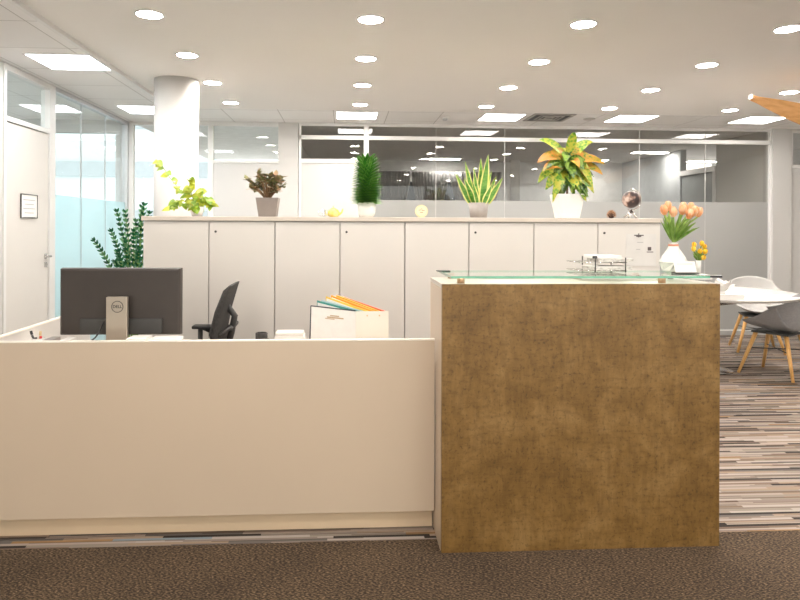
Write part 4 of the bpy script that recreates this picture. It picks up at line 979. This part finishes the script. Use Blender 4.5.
def shell_chair(lab, loc, rz, shell_m, group):
    # faces +X in its own frame
    t = thing('shell_chair', lab, 'chair', loc, rz, group)
    m = MB(); N1, N2 = 22, 15; G = []
    for i in range(N1+1):
        s_ = i/N1
        if s_ < .5: q = s_/.5; x_c = .22-.40*q; zc_ = .45-.035*math.sin(q*PI*.8); hw_ = .21+.07*math.sin(q*PI*.5); bowl = .05+.17*min(1, q*1.5)**1.3
        else: q = (s_-.5)/.5; x_c = -.18-.10*q-.03*math.sin(q*PI); zc_ = .43+.37*q; hw_ = .28-.07*q**1.5; bowl = .22
        row = []
        for j in range(N2+1):
            e = -1+2*j/N2; k_ = abs(e)**2.2
            if s_ < .5: row.append(Vector((x_c, e*hw_, zc_+bowl*k_)))
            else: row.append(Vector((x_c + (.10*(1-q)+.07)*k_, e*hw_, zc_+(.22*(1-q)**1.4-.05*q)*k_)))
        G.append(row)
    vs = [[m.bm.verts.new(p) for p in r] for r in G]
    for a, b in zip(vs, vs[1:]):
        for j in range(N2):
            f = m.bm.faces.new((a[j], a[j+1], b[j+1], b[j])); f.smooth = True
    o = m.build('seat_shell', shell_m, t); sm = o.modifiers.new('thick', 'SOLIDIFY'); sm.thickness = .016; sm.offset = 0; ss = o.modifiers.new('sub', 'SUBSURF'); ss.levels = 1; ss.render_levels = 1
    m = MB(); m.box(-.16, .16, -.15, .15, .385, .40)
    m.tube([(-.14, -.13, .39), (.14, .13, .39)], .010, 8); m.tube([(-.14, .13, .39), (.14, -.13, .39)], .010, 8); m.build('seat_bracket', DARK, t)
    for sx in (-1, 1):
        for sy in (-1, 1):
            m = MB(); m.tube([(sx*.13, sy*.12, .385), (sx*.235, sy*.225, 0.002)], [.020, .013], 10); m.build('leg', WOOD, t)
    m = MB()
    m.tube([(.17, .16, .24), (-.17, -.16, .24)], .005, 8); m.tube([(.17, -.16, .24), (-.17, .16, .235)], .005, 8); m.build('cross_brace', DARK, t)
    return t
g = 'shell chairs around the round table'
c1 = onz(790, 362, 0)
shell_chair('grey upholstered shell chair on splayed wooden legs at the right edge, nearest the viewer', (3.97, 5.66, 0), math.radians(120), SHELL2, g)
shell_chair('pale grey shell chair behind the round table, facing the viewer', (X(751, 6.9), 6.80, 0), math.radians(-112), SHELL, g)
shell_chair('pale grey shell chair mostly hidden behind the brown counter', (X(676, 4.95), 4.95, 0), math.radians(75), SHELL, g)

# paper things on the table
pp = onz(722, 287, zt_)
t = thing('paper_stack', 'stack of white papers on the round table beside the counter', 'papers', (X(724, 5.25), 5.25, zt_+.001))
for k in range(4): B(-.12+.004*k, .13-.006*(k % 2), -.09, .10-.005*k, k*.011, k*.011+.010).build('bundle', PAPER, t)
nk = thing('napkin_flower', 'white folded napkin flower on the papers of the round table', 'napkin', (X(722, 5.25), 5.25, zt_+.046))
m = MB()
for k in range(9):
    a = 2*PI*k/9; el = .5+.5*(k % 3)/2; m.leaf((0, 0, .004), (math.cos(a)*math.cos(el), math.sin(a)*math.cos(el), math.sin(el)), .14, .10, droop=-.1, fold=.2, n=5, shape=.6)
m.build('folds', PAPER, nk, fix=False); m = MB(); m.lathe([(.03, 0), (.02, .02)], n=16); m.build('ring', PAPER, nk)

# ------------------------------------------------------------------ light
w = bpy.data.worlds.new('daylight'); S.world = w; w.use_nodes = True; N = w.node_tree.nodes; bg = N['Background']; bg.inputs[0].default_value = (1, .95, .89, 1); bg.inputs[1].default_value = 2.0
def portal(name, loc, rot, sx, sy):
    l = bpy.data.lights.new(name, 'AREA'); l.shape = 'RECTANGLE'; l.size = sx; l.size_y = sy; l.cycles.is_portal = True
    o = bpy.data.objects.new(name, l); COL.objects.link(o); o.location = loc; o.rotation_euler = rot
portal('window_portal', ((XL+XR)/2, Y0-.12, ZC/2), (PI/2, 0, PI), XR-XL, ZC-.2)
portal('window_portal', (XL2-.12, 6, 1.65), (0, -PI/2, 0), 1.6, 3.4)
portal('window_portal', ((XL2+YW(278))/2, YB+.15, 1.5), (PI/2, 0, 0), YW(278)-XL2, 2.4)
S.view_settings.view_transform = 'Standard'; S.view_settings.look = 'None'; S.view_settings.gamma = 1; S.view_settings.exposure = 0.32
S.view_settings.use_curve_mapping = False
